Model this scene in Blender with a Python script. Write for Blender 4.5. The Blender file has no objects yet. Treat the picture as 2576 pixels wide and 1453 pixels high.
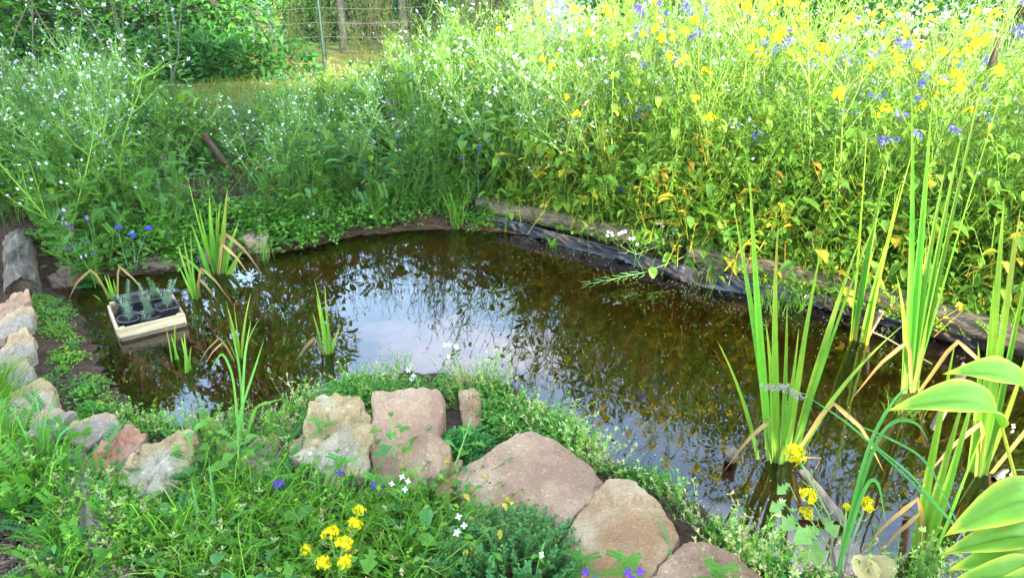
import bpy, bmesh, math, random
import numpy as np
from mathutils import Vector, Matrix, noise

# ------------------------------------------------------------------ camera, sky, sun, exposure
S = bpy.context.scene
COL = S.collection
CAM_H, TILT, HFOV = 1.6, math.radians(25), math.radians(70)
cam_d = bpy.data.cameras.new('camera'); cam = bpy.data.objects.new('camera', cam_d); COL.objects.link(cam)
cam.location = (0, 0, CAM_H); cam.rotation_euler = (math.pi/2 - TILT, 0, 0)
cam_d.sensor_width = 36; cam_d.lens = 18 / math.tan(HFOV/2); cam_d.clip_end = 3000; cam_d.clip_start = 0.05
S.camera = cam

SUN_EL, SUN_AZ = math.radians(21), math.radians(144)      # azimuth clockwise from +Y: behind the camera, to its right
W = bpy.data.worlds.new('World'); S.world = W; W.use_nodes = True
nt = W.node_tree; nt.nodes.clear()
sky = nt.nodes.new('ShaderNodeTexSky'); sky.sky_type = 'NISHITA'; sky.sun_disc = False
sky.sun_elevation = SUN_EL; sky.sun_rotation = SUN_AZ; sky.air_density = 1.2; sky.dust_density = .4; sky.ozone_density = 2.5
tc = nt.nodes.new('ShaderNodeTexCoord'); mp = nt.nodes.new('ShaderNodeMapping')
mp.inputs['Scale'].default_value = (1.0, 1.0, 2.6)
cn = nt.nodes.new('ShaderNodeTexNoise'); cn.inputs['Scale'].default_value = 2.2; cn.inputs['Detail'].default_value = 7
cr = nt.nodes.new('ShaderNodeValToRGB')
cr.color_ramp.elements[0].position = .54; cr.color_ramp.elements[0].color = (0, 0, 0, 1)
cr.color_ramp.elements[1].position = .80; cr.color_ramp.elements[1].color = (.75, .75, .75, 1)
mx = nt.nodes.new('ShaderNodeMix'); mx.data_type = 'RGBA'
mx.inputs[7].default_value = (8.3, 7.6, 8.4, 1)
bg = nt.nodes.new('ShaderNodeBackground'); bg.inputs['Strength'].default_value = .15
out = nt.nodes.new('ShaderNodeOutputWorld')
L = nt.links.new
L(tc.outputs['Generated'], mp.inputs[0]); L(mp.outputs[0], cn.inputs['Vector']); L(cn.outputs[0], cr.inputs[0])
L(cr.outputs[0], mx.inputs[0]); L(sky.outputs[0], mx.inputs[6]); L(mx.outputs[2], bg.inputs[0]); L(bg.outputs[0], out.inputs[0])

sun_d = bpy.data.lights.new('sun', 'SUN'); sun_d.energy = 2.0; sun_d.angle = math.radians(.6); sun_d.color = (1, .89, .72)
sun = bpy.data.objects.new('sun', sun_d); COL.objects.link(sun)
to_sun = Vector((math.sin(SUN_AZ)*math.cos(SUN_EL), math.cos(SUN_AZ)*math.cos(SUN_EL), math.sin(SUN_EL)))
sun.rotation_euler = to_sun.to_track_quat('Z', 'Y').to_euler(); sun.location = to_sun * 30
S.view_settings.view_transform = 'Standard'; S.view_settings.look = 'None'
S.view_settings.exposure = 3.6; S.view_settings.gamma = 1
S.view_settings.use_white_balance = True; S.view_settings.white_balance_temperature = 7500
S.cycles.max_bounces = 12; S.cycles.transparent_max_bounces = 8; S.cycles.diffuse_bounces = 7
S.cycles.use_denoising = True; S.cycles.caustics_reflective = False; S.cycles.caustics_refractive = False

# ------------------------------------------------------------------ helpers
rnd = random.Random(7); R = np.random.default_rng(7)
FPX = 1288 / math.tan(HFOV/2)
CT, ST = math.cos(TILT), math.sin(TILT)
def ray(px, py):
    a = (px-1288)/FPX; b = (726.5-py)/FPX
    return Vector((a, CT + b*ST, -ST + b*CT))
def at(px, py, z=0.0):                        # sight line meets height z
    d = ray(px, py); t = (z-CAM_H)/d.z
    return Vector((0, 0, CAM_H)) + d*t
def aty(px, py, Y):                           # sight line meets distance Y
    d = ray(px, py); return Vector((0, 0, CAM_H)) + d*(Y/d.y)
def pix(x, y, z):
    v = Vector((x, y, z-CAM_H)); q = v.y*CT - v.z*ST
    return 1288 + FPX*v.x/q, 726.5 - FPX*(v.y*ST + v.z*CT)/q

def nrm(a):
    return a / np.maximum(np.linalg.norm(a, axis=-1, keepdims=True), 1e-9)
SHAPES = {                                     # (t along, half width 0..1)
    'oval':   [(0, .02), (.25, .75), (.55, 1), (.8, .65), (1, 0)],
    'small':  [(0, .05), (.5, 1), (1, .1)],
    'round':  [(0, .25), (.2, .85), (.5, 1.05), (.8, .8), (1, .2)],
    'lance':  [(0, .2), (.3, 1), (.65, .6), (1, 0)],
    'lobed':  [(0, .06), (.2, .5), (.30, .2), (.42, .8), (.52, .4), (.70, 1.05), (1, .15)],
    'leaf4':  [(0, .10), (.35, .92), (.72, .70), (1, .05)],
    'petal':  [(0, .12), (.55, .9), (1, .55)],
    'hosta':  [(0, .10), (.1, .45), (.25, .85), (.42, 1), (.6, .92), (.76, .66), (.9, .3), (1, 0)],
}
class G:
    """collects vertices, faces (tri rows end in -1) and a colour for each vertex"""
    def __init__(s): s.V = []; s.F = []; s.C = []; s.n = 0
    def add(s, V, Fc, C):
        V = np.asarray(V, float).reshape(-1, 3); Fc = np.asarray(Fc, int)
        if Fc.shape[1] == 3: Fc = np.hstack([Fc, np.full((len(Fc), 1), -1)])
        Fo = Fc + s.n; Fo[Fc < 0] = -1
        C = np.asarray(C, float)
        if C.ndim == 1: C = np.repeat(C[None], len(V), 0)
        s.V.append(V); s.F.append(Fo); s.C.append(C); s.n += len(V)
    def arrays(s):
        return np.concatenate(s.V), np.concatenate(s.F), np.concatenate(s.C)
    def leaves(s, O, D, N, Ln, Wd, C, shape='oval', droop=.15, fold=.25, tipc=None):
        O = np.atleast_2d(np.asarray(O, float)); k = len(O)
        D = nrm(np.broadcast_to(np.asarray(D, float), (k, 3))); N = np.broadcast_to(np.asarray(N, float), (k, 3))
        X = nrm(np.cross(D, N)); N = nrm(np.cross(X, D))
        Ln = np.broadcast_to(np.asarray(Ln, float), (k,)); Wd = np.broadcast_to(np.asarray(Wd, float), (k,))
        C = np.broadcast_to(np.asarray(C, float), (k, 3))
        pr = SHAPES[shape]; m = len(pr)
        T = np.array([p[0] for p in pr]); Hw = np.array([p[1] for p in pr])
        loc = []                                # columns: left, mid, right
        for c in (-1, 0, 1):
            x = c*Hw[None]*Wd[:, None]*.5
            y = T[None]*Ln[:, None]
            z = np.abs(x)*fold*2 - droop*(T[None]**2)*Ln[:, None]
            loc.append(O[:, None] + x[..., None]*X[:, None] + y[..., None]*D[:, None] + z[..., None]*N[:, None])
        V = np.stack(loc, 2).reshape(k, m*3, 3)
        f = []
        for i in range(m-1):
            for c in (0, 1):
                f.append((i*3+c, i*3+c+1, i*3+c+4, i*3+c+3))
        f = np.array(f)
        Fa = (f[None] + (np.arange(k)*m*3)[:, None, None]).reshape(-1, 4)
        CC = np.repeat(C[:, None], m*3, 1)
        if tipc is not None:
            w = np.repeat(np.clip((T-.8)/.2, 0, 1), 3)[None, :, None]; CC = CC*(1-w) + np.asarray(tipc)*w
        s.add(V.reshape(-1, 3), Fa, CC.reshape(-1, 3))
    def diam(s, O, D, N, Ln, Wd, C):             # two-triangle leaf, folded
        O = np.atleast_2d(O); k = len(O)
        D = nrm(np.broadcast_to(D, (k, 3))); X = nrm(np.cross(D, np.broadcast_to(N, (k, 3)))); N = np.cross(X, D)
        Ln = np.broadcast_to(Ln, (k,))[:, None]; Wd = np.broadcast_to(Wd, (k,))[:, None]
        a = O; b = O + D*Ln*.5 + X*Wd*.5 + N*Wd*.18; c = O + D*Ln; d = O + D*Ln*.5 - X*Wd*.5 + N*Wd*.18
        V = np.stack([a, b, c, d], 1).reshape(-1, 3)
        f = np.array([(0, 1, 2), (0, 2, 3)])
        Fa = (f[None] + (np.arange(k)*4)[:, None, None]).reshape(-1, 3)
        s.add(V, Fa, np.repeat(np.broadcast_to(C, (k, 3)), 4, 0))
    def tube(s, P, r0, r1, col, sides=4, cap=False, col1=None):
        P = np.asarray([tuple(p) for p in P], float); m = len(P)
        D = nrm(np.gradient(P, axis=0)); ref = np.array([.13, .31, .94]) if abs(D[0][2]) < .8 else np.array([.94, .31, .13])
        A = nrm(np.cross(D, ref)); B = np.cross(D, A)
        rr = np.interp(np.linspace(0, 1, m), np.linspace(0, 1, len(np.atleast_1d(r0))), r0) if np.ndim(r0) else np.linspace(r0, r1, m)
        an = np.arange(sides)/sides*2*math.pi
        V = P[:, None] + rr[:, None, None]*(np.cos(an)[None, :, None]*A[:, None] + np.sin(an)[None, :, None]*B[:, None])
        f = []
        for i in range(m-1):
            for j in range(sides):
                k = (j+1) % sides; f.append((i*sides+j, i*sides+k, (i+1)*sides+k, (i+1)*sides+j))
        V = V.reshape(-1, 3); C = np.repeat(np.asarray(col, float)[None], len(V), 0)
        if col1 is not None:
            w = np.repeat(np.linspace(0, 1, m), sides)[:, None]; C = C*(1-w) + np.asarray(col1)*w
        s.add(V, f, C)
        if cap:
            for base in (0, (m-1)*sides):
                ctr = V[base:base+sides].mean(0)
                s.add(np.vstack([V[base:base+sides], ctr]), [(j, (j+1) % sides, sides) for j in range(sides)], col)
    def box(s, c, size, col, rot=None):
        sx, sy, sz = [q/2 for q in size]
        v = [Vector((x, y, z)) for x in (-sx, sx) for y in (-sy, sy) for z in (-sz, sz)]
        if rot is not None: v = [rot @ p for p in v]
        v = [p + Vector(c) for p in v]
        s.add([tuple(p) for p in v], [(0, 1, 3, 2), (4, 6, 7, 5), (0, 4, 5, 1), (2, 3, 7, 6), (0, 2, 6, 4), (1, 5, 7, 3)], col)
    def blade(s, P, w, col, tipc=None, basec=None, up=(0, -1, .5), fold=.22, taper=1.6, n=9):
        """strap leaf along a bezier-like list of points"""
        P = np.asarray([tuple(p) for p in P], float)
        t = np.linspace(0, 1, n)
        if len(P) == 3:
            Q = (1-t)[:, None]**2*P[0] + (2*t*(1-t))[:, None]*P[1] + (t**2)[:, None]*P[2]
        else:
            Q = np.stack([np.interp(t, np.linspace(0, 1, len(P)), P[:, i]) for i in range(3)], 1)
        D = nrm(np.gradient(Q, axis=0)); X = nrm(np.cross(D, np.asarray(up, float))); N = np.cross(X, D)
        hw = w*.5*np.minimum(1, (1-t)*taper)**.85*(.75+.25*np.minimum(1, t*4))
        V = np.stack([Q - X*hw[:, None] + N*(hw*fold*2)[:, None], Q, Q + X*hw[:, None] + N*(hw*fold*2)[:, None]], 1).reshape(-1, 3)
        f = [(i*3+c, i*3+c+1, i*3+c+4, i*3+c+3) for i in range(n-1) for c in (0, 1)]
        C = np.repeat(np.asarray(col, float)[None], n, 0)
        if tipc is not None: wv = np.clip((t-.55)/.45, 0, 1)[:, None]; C = C*(1-wv) + np.asarray(tipc)*wv
        if basec is not None: wv = np.clip(1-t/.25, 0, 1)[:, None]; C = C*(1-wv) + np.asarray(basec)*wv
        s.add(V, f, np.repeat(C, 3, 0))
    def merge(s, g, M=None):
        V, Fc, C = g.arrays() if isinstance(g, G) else g
        if M is not None:
            M = np.asarray(M); V = V @ M[:3, :3].T + M[:3, 3]
        s.add(V, Fc, C)

def mesh_of(g, mat, name='m', smooth=True):
    V, Fc, C = g.arrays()
    tri = Fc[:, 3] < 0; cnt = np.where(tri, 3, 4)
    mask = np.ones_like(Fc, bool); mask[tri, 3] = False
    lv = Fc[mask]; st = np.concatenate([[0], np.cumsum(cnt)[:-1]])
    me = bpy.data.meshes.new(name)
    me.vertices.add(len(V)); me.vertices.foreach_set('co', V.astype(np.float32).ravel())
    me.loops.add(len(lv)); me.loops.foreach_set('vertex_index', lv.astype(np.int32))
    me.polygons.add(len(Fc)); me.polygons.foreach_set('loop_start', st.astype(np.int32))
    me.polygons.foreach_set('use_smooth', np.full(len(Fc), smooth))
    at_ = me.color_attributes.new('col', 'FLOAT_COLOR', 'POINT')
    at_.data.foreach_set('color', np.hstack([C, np.ones((len(C), 1))]).astype(np.float32).ravel())
    me.update(calc_edges=True)
    if mat is not None: me.materials.append(mat)
    return me
def link(name, me, parent=None, M=None):
    o = bpy.data.objects.new(name, me); COL.objects.link(o)
    if parent is not None:
        o.parent = parent
        if name in ('foliage', 'blossom', 'crown', 'stalks', 'buds'): o['kind'] = 'stuff'      # many small pieces joined
    if M is not None: o.matrix_local = M
    return o
def tag(o, label, cat=None, group=None, kind=None):
    o['label'] = label
    if cat: o['category'] = cat
    if group: o['group'] = group
    if kind: o['kind'] = kind
    return o
def thing(name, label, cat, loc=(0, 0, 0), rz=0, group=None, scale=1, tilt=(0, 0)):
    o = bpy.data.objects.new(name, None); COL.objects.link(o); o.empty_display_size = .05
    o.location = loc; o.rotation_euler = (tilt[0], tilt[1], rz); o.scale = (scale,)*3 if np.isscalar(scale) else scale
    return tag(o, label, cat, group)
def stamp(proto, name, label, cat, loc, rz, group=None, scale=1, tilt=(0, 0)):   # one more individual from shared meshes
    o = thing(name, label, cat, loc, rz, group, scale, tilt)
    for pn, me in proto:
        link(pn, me, o)
    return o
def stuff(name, g, mat, label, cat=None):
    o = link(name, mesh_of(g, mat, name)); o['kind'] = 'stuff'; o['label'] = label
    if cat: o['category'] = cat
    return o
def structure(name, g, mat, label=None):
    o = link(name, mesh_of(g, mat, name)); o['kind'] = 'structure'
    if label: o['label'] = label
    return o
def repl(dst, g, pts, rz=None, sc=None, tilt=None):       # many copies into one mass
    V, Fc, C = g.arrays(); k = len(pts)
    if k == 0: return
    rz = R.uniform(0, 6.283, k) if rz is None else rz
    sc = np.ones(k) if sc is None else sc
    c, s_ = np.cos(rz), np.sin(rz)
    X = V[None]*sc[:, None, None]
    if tilt is not None:                                  # lean: shear with height
        X = X + X[..., 2:3]*np.concatenate([tilt, np.zeros((k, 1))], 1)[:, None]
    Y = np.stack([X[..., 0]*c[:, None]-X[..., 1]*s_[:, None], X[..., 0]*s_[:, None]+X[..., 1]*c[:, None], X[..., 2]], -1) + np.asarray(pts)[:, None]
    n = len(V)
    Fa = Fc[None] + (np.arange(k)*n)[:, None, None]; Fa = np.where(Fc[None] < 0, -1, Fa)
    jit = R.uniform(.72, 1.25, (k, 1, 1))
    dst.add(Y.reshape(-1, 3), Fa.reshape(-1, 4), np.clip(C[None]*jit, 0, 1).reshape(-1, 3))

# ------------------------------------------------------------------ materials
def newmat(name):
    m = bpy.data.materials.new(name); m.use_nodes = True; m.node_tree.nodes.clear()
    return m, m.node_tree, m.node_tree.nodes.new, m.node_tree.links.new
def foliage_mat(name, transl=.4, rough=.45, spec=.35, var=.35, boost=(1.15, 1.25, .6), nscale=60, spots=0):
    m, t, N, l = newmat(name)
    a = N('ShaderNodeAttribute'); a.attribute_name = 'col'
    oi = N('ShaderNodeObjectInfo'); tcn = N('ShaderNodeTexCoord'); nz = N('ShaderNodeTexNoise'); nz.inputs['Scale'].default_value = nscale
    l(tcn.outputs['Object'], nz.inputs['Vector'])
    ad = N('ShaderNodeMath'); ad.operation = 'ADD'; l(oi.outputs['Random'], ad.inputs[0]); l(nz.outputs[0], ad.inputs[1])
    mr = N('ShaderNodeMapRange'); mr.inputs['From Min'].default_value = .3; mr.inputs['From Max'].default_value = 1.5
    mr.inputs['To Min'].default_value = 1-var; mr.inputs['To Max'].default_value = 1+var; l(ad.outputs[0], mr.inputs[0])
    vm = N('ShaderNodeVectorMath'); vm.operation = 'SCALE'; l(a.outputs['Color'], vm.inputs[0]); l(mr.outputs[0], vm.inputs['Scale'])
    if spots:                                             # brown blemishes and faint long streaks
        ns = N('ShaderNodeTexNoise'); ns.inputs['Scale'].default_value = spots; ns.inputs['Detail'].default_value = 4; l(tcn.outputs['Object'], ns.inputs['Vector'])
        rs = N('ShaderNodeMapRange'); rs.inputs['From Min'].default_value = .66; rs.inputs['From Max'].default_value = .74; l(ns.outputs[0], rs.inputs[0])
        mb = N('ShaderNodeMix'); mb.data_type = 'RGBA'; mb.inputs[7].default_value = (.30, .22, .06, 1); l(rs.outputs[0], mb.inputs[0]); l(vm.outputs[0], mb.inputs[6])
        vm = N('ShaderNodeVectorMath'); vm.operation = 'SCALE'; vm.inputs['Scale'].default_value = 1; l(mb.outputs[2], vm.inputs[0])
    p = N('ShaderNodeBsdfPrincipled'); p.inputs['Roughness'].default_value = rough; p.inputs['Specular IOR Level'].default_value = spec
    l(vm.outputs[0], p.inputs['Base Color'])
    tr = N('ShaderNodeBsdfTranslucent'); v2 = N('ShaderNodeVectorMath'); v2.operation = 'MULTIPLY'; v2.inputs[1].default_value = boost
    l(vm.outputs[0], v2.inputs[0]); l(v2.outputs[0], tr.inputs[0])
    ms = N('ShaderNodeMixShader'); ms.inputs[0].default_value = transl
    l(p.outputs[0], ms.inputs[1]); l(tr.outputs[0], ms.inputs[2])
    o = N('ShaderNodeOutputMaterial'); l(ms.outputs[0], o.inputs[0])
    return m
LEAF = foliage_mat('leaf_green', .46, .5, .3)
BLADE = foliage_mat('blade_green', .38, .5, .3, .22, nscale=35, spots=38)
PETAL = foliage_mat('petal', .35, .6, .2, .08, (1, 1, 1))
STEM = foliage_mat('plant_stem', .1, .5, .3, .2)

def surf_mat(name, c0, c1, scale=8, rough=.85, bump=.4, c2=None, stretch=(1, 1, 1), detail=8, bscale=None, spec=.3, pits=0, lo=.35, hi=.65):
    m, t, N, l = newmat(name)
    tcn = N('ShaderNodeTexCoord'); mp_ = N('ShaderNodeMapping'); mp_.inputs['Scale'].default_value = stretch
    l(tcn.outputs['Object'], mp_.inputs[0])
    nz = N('ShaderNodeTexNoise'); nz.inputs['Scale'].default_value = scale; nz.inputs['Detail'].default_value = detail; nz.inputs['Roughness'].default_value = .65
    l(mp_.outputs[0], nz.inputs['Vector'])
    r = N('ShaderNodeValToRGB'); r.color_ramp.elements[0].position = lo; r.color_ramp.elements[1].position = hi
    r.color_ramp.elements[0].color = (*c0, 1); r.color_ramp.elements[1].color = (*c1, 1)
    l(nz.outputs[0], r.inputs[0]); colr = r.outputs[0]
    if c2 is not None:
        n2 = N('ShaderNodeTexNoise'); n2.inputs['Scale'].default_value = scale*.55; n2.inputs['Detail'].default_value = 5
        mp2 = N('ShaderNodeMapping'); mp2.inputs['Location'].default_value = (3.1, 7.7, 1.3); l(mp_.outputs[0], mp2.inputs[0]); l(mp2.outputs[0], n2.inputs['Vector'])
        r2 = N('ShaderNodeValToRGB'); r2.color_ramp.elements[0].position = .5; r2.color_ramp.elements[1].position = .62; l(n2.outputs[0], r2.inputs[0])
        mxn = N('ShaderNodeMix'); mxn.data_type = 'RGBA'; mxn.inputs[7].default_value = (*c2, 1)
        l(r2.outputs[0], mxn.inputs[0]); l(colr, mxn.inputs[6]); colr = mxn.outputs[2]
    fine = N('ShaderNodeTexNoise'); fine.inputs['Scale'].default_value = (bscale or scale*5); fine.inputs['Detail'].default_value = 9; fine.inputs['Roughness'].default_value = .7
    l(mp_.outputs[0], fine.inputs['Vector'])
    mm = N('ShaderNodeMapRange'); mm.inputs['To Min'].default_value = .72; mm.inputs['To Max'].default_value = 1.25; mm.inputs['From Min'].default_value = .3; mm.inputs['From Max'].default_value = .7
    l(fine.outputs[0], mm.inputs[0])
    vs = N('ShaderNodeVectorMath'); vs.operation = 'SCALE'; l(colr, vs.inputs[0]); l(mm.outputs[0], vs.inputs['Scale'])
    p = N('ShaderNodeBsdfPrincipled'); p.inputs['Roughness'].default_value = rough; p.inputs['Specular IOR Level'].default_value = spec
    l(vs.outputs[0], p.inputs['Base Color'])
    b = N('ShaderNodeBump'); b.inputs['Strength'].default_value = bump; b.inputs['Distance'].default_value = .02
    h = fine.outputs[0]
    if pits:
        vo = N('ShaderNodeTexVoronoi'); vo.inputs['Scale'].default_value = pits; l(mp_.outputs[0], vo.inputs['Vector'])
        r3 = N('ShaderNodeMapRange'); r3.inputs['From Max'].default_value = .35; l(vo.outputs['Distance'], r3.inputs[0])
        mu = N('ShaderNodeMath'); mu.operation = 'MULTIPLY'; l(r3.outputs[0], mu.inputs[0]); l(fine.outputs[0], mu.inputs[1]); h = mu.outputs[0]
    l(h, b.inputs['Height']); l(b.outputs[0], p.inputs['Normal'])
    o = N('ShaderNodeOutputMaterial'); l(p.outputs[0], o.inputs[0])
    return m
M_PINK = surf_mat('stone_pink', (.53, .31, .17), (.70, .47, .30), 7, bump=1.2, c2=(.42, .24, .15), pits=40, bscale=130)
M_ORANGE = surf_mat('stone_orange', (.50, .29, .14), (.70, .50, .30), 8, bump=1.2, c2=(.46, .25, .12), pits=45, bscale=130)
M_YELLOW = surf_mat('stone_yellow', (.40, .26, .11), (.56, .42, .22), 8, bump=1.1, c2=(.54, .45, .31), pits=30, bscale=130)
M_BEIGE = surf_mat('stone_beige', (.46, .29, .145), (.64, .46, .27), 8, bump=1.0, c2=(.36, .28, .22), pits=35, bscale=130)
M_RED = surf_mat('stone_red', (.40, .16, .08), (.56, .30, .17), 9, bump=1.0, c2=(.45, .24, .22), pits=35, bscale=130)
M_GREY = surf_mat('stone_grey', (.14, .10, .08), (.30, .22, .17), 9, bump=1.0, c2=(.30, .19, .12), pits=35, bscale=130)
M_BARK = surf_mat('bark', (.03, .024, .018), (.15, .12, .09), 14, bump=.9, c2=(.17, .15, .10), stretch=(.35, 1, 1), bscale=60)
M_OLDBARK = surf_mat('old_bark', (.06, .047, .034), (.30, .235, .17), 26, bump=.9, c2=(.14, .12, .10), stretch=(.3, 1, 1), bscale=70)
M_LINER = surf_mat('pond_liner', (.008, .011, .016), (.020, .025, .035), 10, rough=.36, bump=.15, spec=.5, c2=(.06, .04, .03))
M_POLE = surf_mat('weathered_pole_shaded', (.022, .023, .028), (.05, .052, .06), 20, bump=.4, stretch=(1, 1, .15))  # weathered wood, darkened to stand in for shade on the posts
M_PLANK = surf_mat('brown_plank', (.05, .028, .02), (.11, .065, .045), 20, bump=.4, stretch=(1, 1, .15))
M_DRIFT = surf_mat('driftwood', (.13, .10, .075), (.26, .21, .165), 25, bump=.5, stretch=(1, 1, .12))
M_CRATE = surf_mat('crate_wood', (.46, .33, .19), (.62, .49, .31), 18, bump=.3, stretch=(.12, 1, 1), c2=(.40, .28, .16))
M_WET = surf_mat('crate_wood_wet', (.16, .11, .06), (.30, .22, .13), 18, bump=.3, stretch=(.12, 1, 1), c2=(.12, .10, .05), rough=.5)
M_POT = surf_mat('pot_plastic', (.010, .012, .016), (.02, .022, .028), 6, rough=.38, bump=.05, spec=.5)
M_SOIL = surf_mat('potting_soil', (.02, .014, .01), (.07, .05, .038), 60, bump=.9)
M_GPOST = surf_mat('green_metal', (.006, .035, .03), (.01, .05, .043), 12, rough=.5, bump=.1, spec=.5)
M_WIRE = surf_mat('fence_wire', (.10, .12, .12), (.2, .22, .22), 12, rough=.4, bump=.05, spec=.6)
M_TRUNK = surf_mat('tree_bark', (.045, .035, .025), (.13, .10, .075), 14, bump=.9, stretch=(1, 1, .3))

# water: a tinted clear layer under a mirror that grows with grazing angle, faint ripples
m, t, N, l = newmat('pond_water')
fr = N('ShaderNodeFresnel'); fr.inputs['IOR'].default_value = 1.7
tr = N('ShaderNodeBsdfTransparent'); tr.inputs[0].default_value = (.74, .55, .29, 1)
gl = N('ShaderNodeBsdfGlossy'); gl.inputs['Roughness'].default_value = .012; gl.inputs[0].default_value = (1, 1, 1, 1)
tcn = N('ShaderNodeTexCoord'); nz = N('ShaderNodeTexNoise'); nz.inputs['Scale'].default_value = 5; nz.inputs['Detail'].default_value = 2; l(tcn.outputs['Object'], nz.inputs['Vector'])
bp = N('ShaderNodeBump'); bp.inputs['Strength'].default_value = .05; bp.inputs['Distance'].default_value = .02; l(nz.outputs[0], bp.inputs['Height'])
l(bp.outputs[0], gl.inputs['Normal'])
ms = N('ShaderNodeMixShader'); l(fr.outputs[0], ms.inputs[0]); l(tr.outputs[0], ms.inputs[1]); l(gl.outputs[0], ms.inputs[2])
o = N('ShaderNodeOutputMaterial'); l(ms.outputs[0], o.inputs[0]); M_WATER = m

# ground: soil in the garden and the pond bed, dry lawn beyond the flower bed, meadow far away
m, t, N, l = newmat('garden_ground')
tcn = N('ShaderNodeTexCoord')
def noise_ramp(scale, c0, c1, lo=.35, hi=.65):
    n = N('ShaderNodeTexNoise'); n.inputs['Scale'].default_value = scale; n.inputs['Detail'].default_value = 9; n.inputs['Roughness'].default_value = .7
    l(tcn.outputs['Object'], n.inputs['Vector']); r = N('ShaderNodeValToRGB')
    r.color_ramp.elements[0].position = lo; r.color_ramp.elements[1].position = hi
    r.color_ramp.elements[0].color = (*c0, 1); r.color_ramp.elements[1].color = (*c1, 1); l(n.outputs[0], r.inputs[0]); return r.outputs[0], n.outputs[0]
soil, sh = noise_ramp(40, (.025, .014, .009), (.11, .062, .040))
bed, _ = noise_ramp(9, (.06, .032, .011), (.30, .125, .042))
lawn, _ = noise_ramp(6, (.09, .12, .02), (.20, .19, .05))
far, _ = noise_ramp(.3, (.04, .09, .02), (.10, .15, .03))
sx = N('ShaderNodeSeparateXYZ'); l(tcn.outputs['Object'], sx.inputs[0])
def step(src, a, b):
    r = N('ShaderNodeMapRange'); r.inputs['From Min'].default_value = a; r.inputs['From Max'].default_value = b; l(src, r.inputs[0]); return r.outputs[0]
def mixc(f, a, b):
    q = N('ShaderNodeMix'); q.data_type = 'RGBA'; l(f, q.inputs[0]); l(a, q.inputs[6]); l(b, q.inputs[7]); return q.outputs[2]
c = mixc(step(sx.outputs['Z'], -.02, -.06), soil, bed)
c = mixc(step(sx.outputs['Y'], 7.0, 7.6), c, lawn)
c = mixc(step(sx.outputs['Y'], 11, 14), c, far)
p = N('ShaderNodeBsdfPrincipled'); p.inputs['Roughness'].default_value = .95; p.inputs['Specular IOR Level'].default_value = .15
l(c, p.inputs['Base Color']); b = N('ShaderNodeBump'); b.inputs['Strength'].default_value = .8; b.inputs['Distance'].default_value = .03
l(sh, b.inputs['Height']); l(b.outputs[0], p.inputs['Normal'])
o = N('ShaderNodeOutputMaterial'); l(p.outputs[0], o.inputs[0]); M_GROUND = m

# ------------------------------------------------------------------ pond outline, ground sheet, water
OUT_PX = [(105, 722), (150, 760), (185, 800), (215, 870), (240, 940), (295, 1005), (330, 1058), (430, 1085), (560, 1080), (690, 1062),
          (760, 1020), (870, 965), (1000, 945), (1150, 950), (1250, 965), (1340, 1030), (1420, 1085), (1480, 1115), (1520, 1185), (1610, 1200),
          (1700, 1250), (1790, 1320), (1830, 1370), (1930, 1425), (2080, 1462), (2250, 1478), (2420, 1480), (2640, 1450), (2900, 1330),
          (3050, 1150), (2900, 985), (2640, 905), (2450, 862), (2300, 825), (2150, 785), (2000, 752), (1850, 720), (1700, 690), (1560, 645),
          (1430, 612), (1330, 585), (1250, 578), (1150, 574), (1050, 572), (950, 582), (850, 596), (770, 620), (690, 632), (590, 640),
          (480, 664), (350, 684), (250, 690), (170, 706)]
OUT = np.array([at(*p)[:2] for p in OUT_PX])
def pond_sd(X, Y):                                   # signed distance, negative inside the pond
    P = np.stack([np.asarray(X, float).ravel(), np.asarray(Y, float).ravel()], 1)
    A = OUT; B = np.roll(OUT, -1, 0); best = np.full(len(P), 1e9); inside = np.zeros(len(P), bool)
    for a, b_ in zip(A, B):
        ab = b_-a; tt = np.clip(((P-a) @ ab)/(ab @ ab), 0, 1); d = np.linalg.norm(P-a-tt[:, None]*ab, axis=1); best = np.minimum(best, d)
        cnd = ((a[1] > P[:, 1]) != (b_[1] > P[:, 1])); xs = a[0] + (P[:, 1]-a[1])/((b_[1]-a[1]) or 1e-9)*ab[0]
        inside ^= cnd & (P[:, 0] < xs)
    return np.where(inside, -best, best).reshape(np.shape(X))
_gx0, _gy0, _gs = -6.0, .4, .03
_gxx, _gyy = np.meshgrid(np.arange(-6.0, 7.0, _gs), np.arange(.4, 8.2, _gs)); _SD = pond_sd(_gxx, _gyy)
def sd1(x, y):                                        # quick look-up of the same distance
    i = int(round((y-_gy0)/_gs)); j = int(round((x-_gx0)/_gs))
    return float(_SD[min(max(i, 0), _SD.shape[0]-1), min(max(j, 0), _SD.shape[1]-1)])
def sst(x, a, b_): q = np.clip((x-a)/(b_-a), 0, 1); return q*q*(3-2*q)
def ground(X, Y, sd_=None):
    X = np.asarray(X, float); Y = np.asarray(Y, float)
    near = (np.abs(X) < 9) & (Y < 9) & (Y > -3)
    sd = np.full(X.shape, 3.0)
    if sd_ is not None: sd[:] = sd_
    elif near.any(): sd[near] = pond_sd(X[near], Y[near])
    z = np.where(sd < 0, .012 - .42*sst(-sd, -.05, .75), .012 + (.025+.075*sst(Y, 2.6, 3.4))*sst(sd, 0, .35) + .10*sst(sd, .6, 2.5)*sst(Y, 3.0, 5.0))
    z = z + np.where(sd > .05, .02*np.sin(X*3.1+Y*1.7)*np.cos(Y*2.3-X), 0)
    z = z - 60*np.clip((Y-12.5)/400, 0, 1)
    z = z + 76*sst(Y, 420, 900)
    return z
def gz(x, y): return float(ground(np.array([x]), np.array([y]), sd1(x, y))[0])
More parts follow.
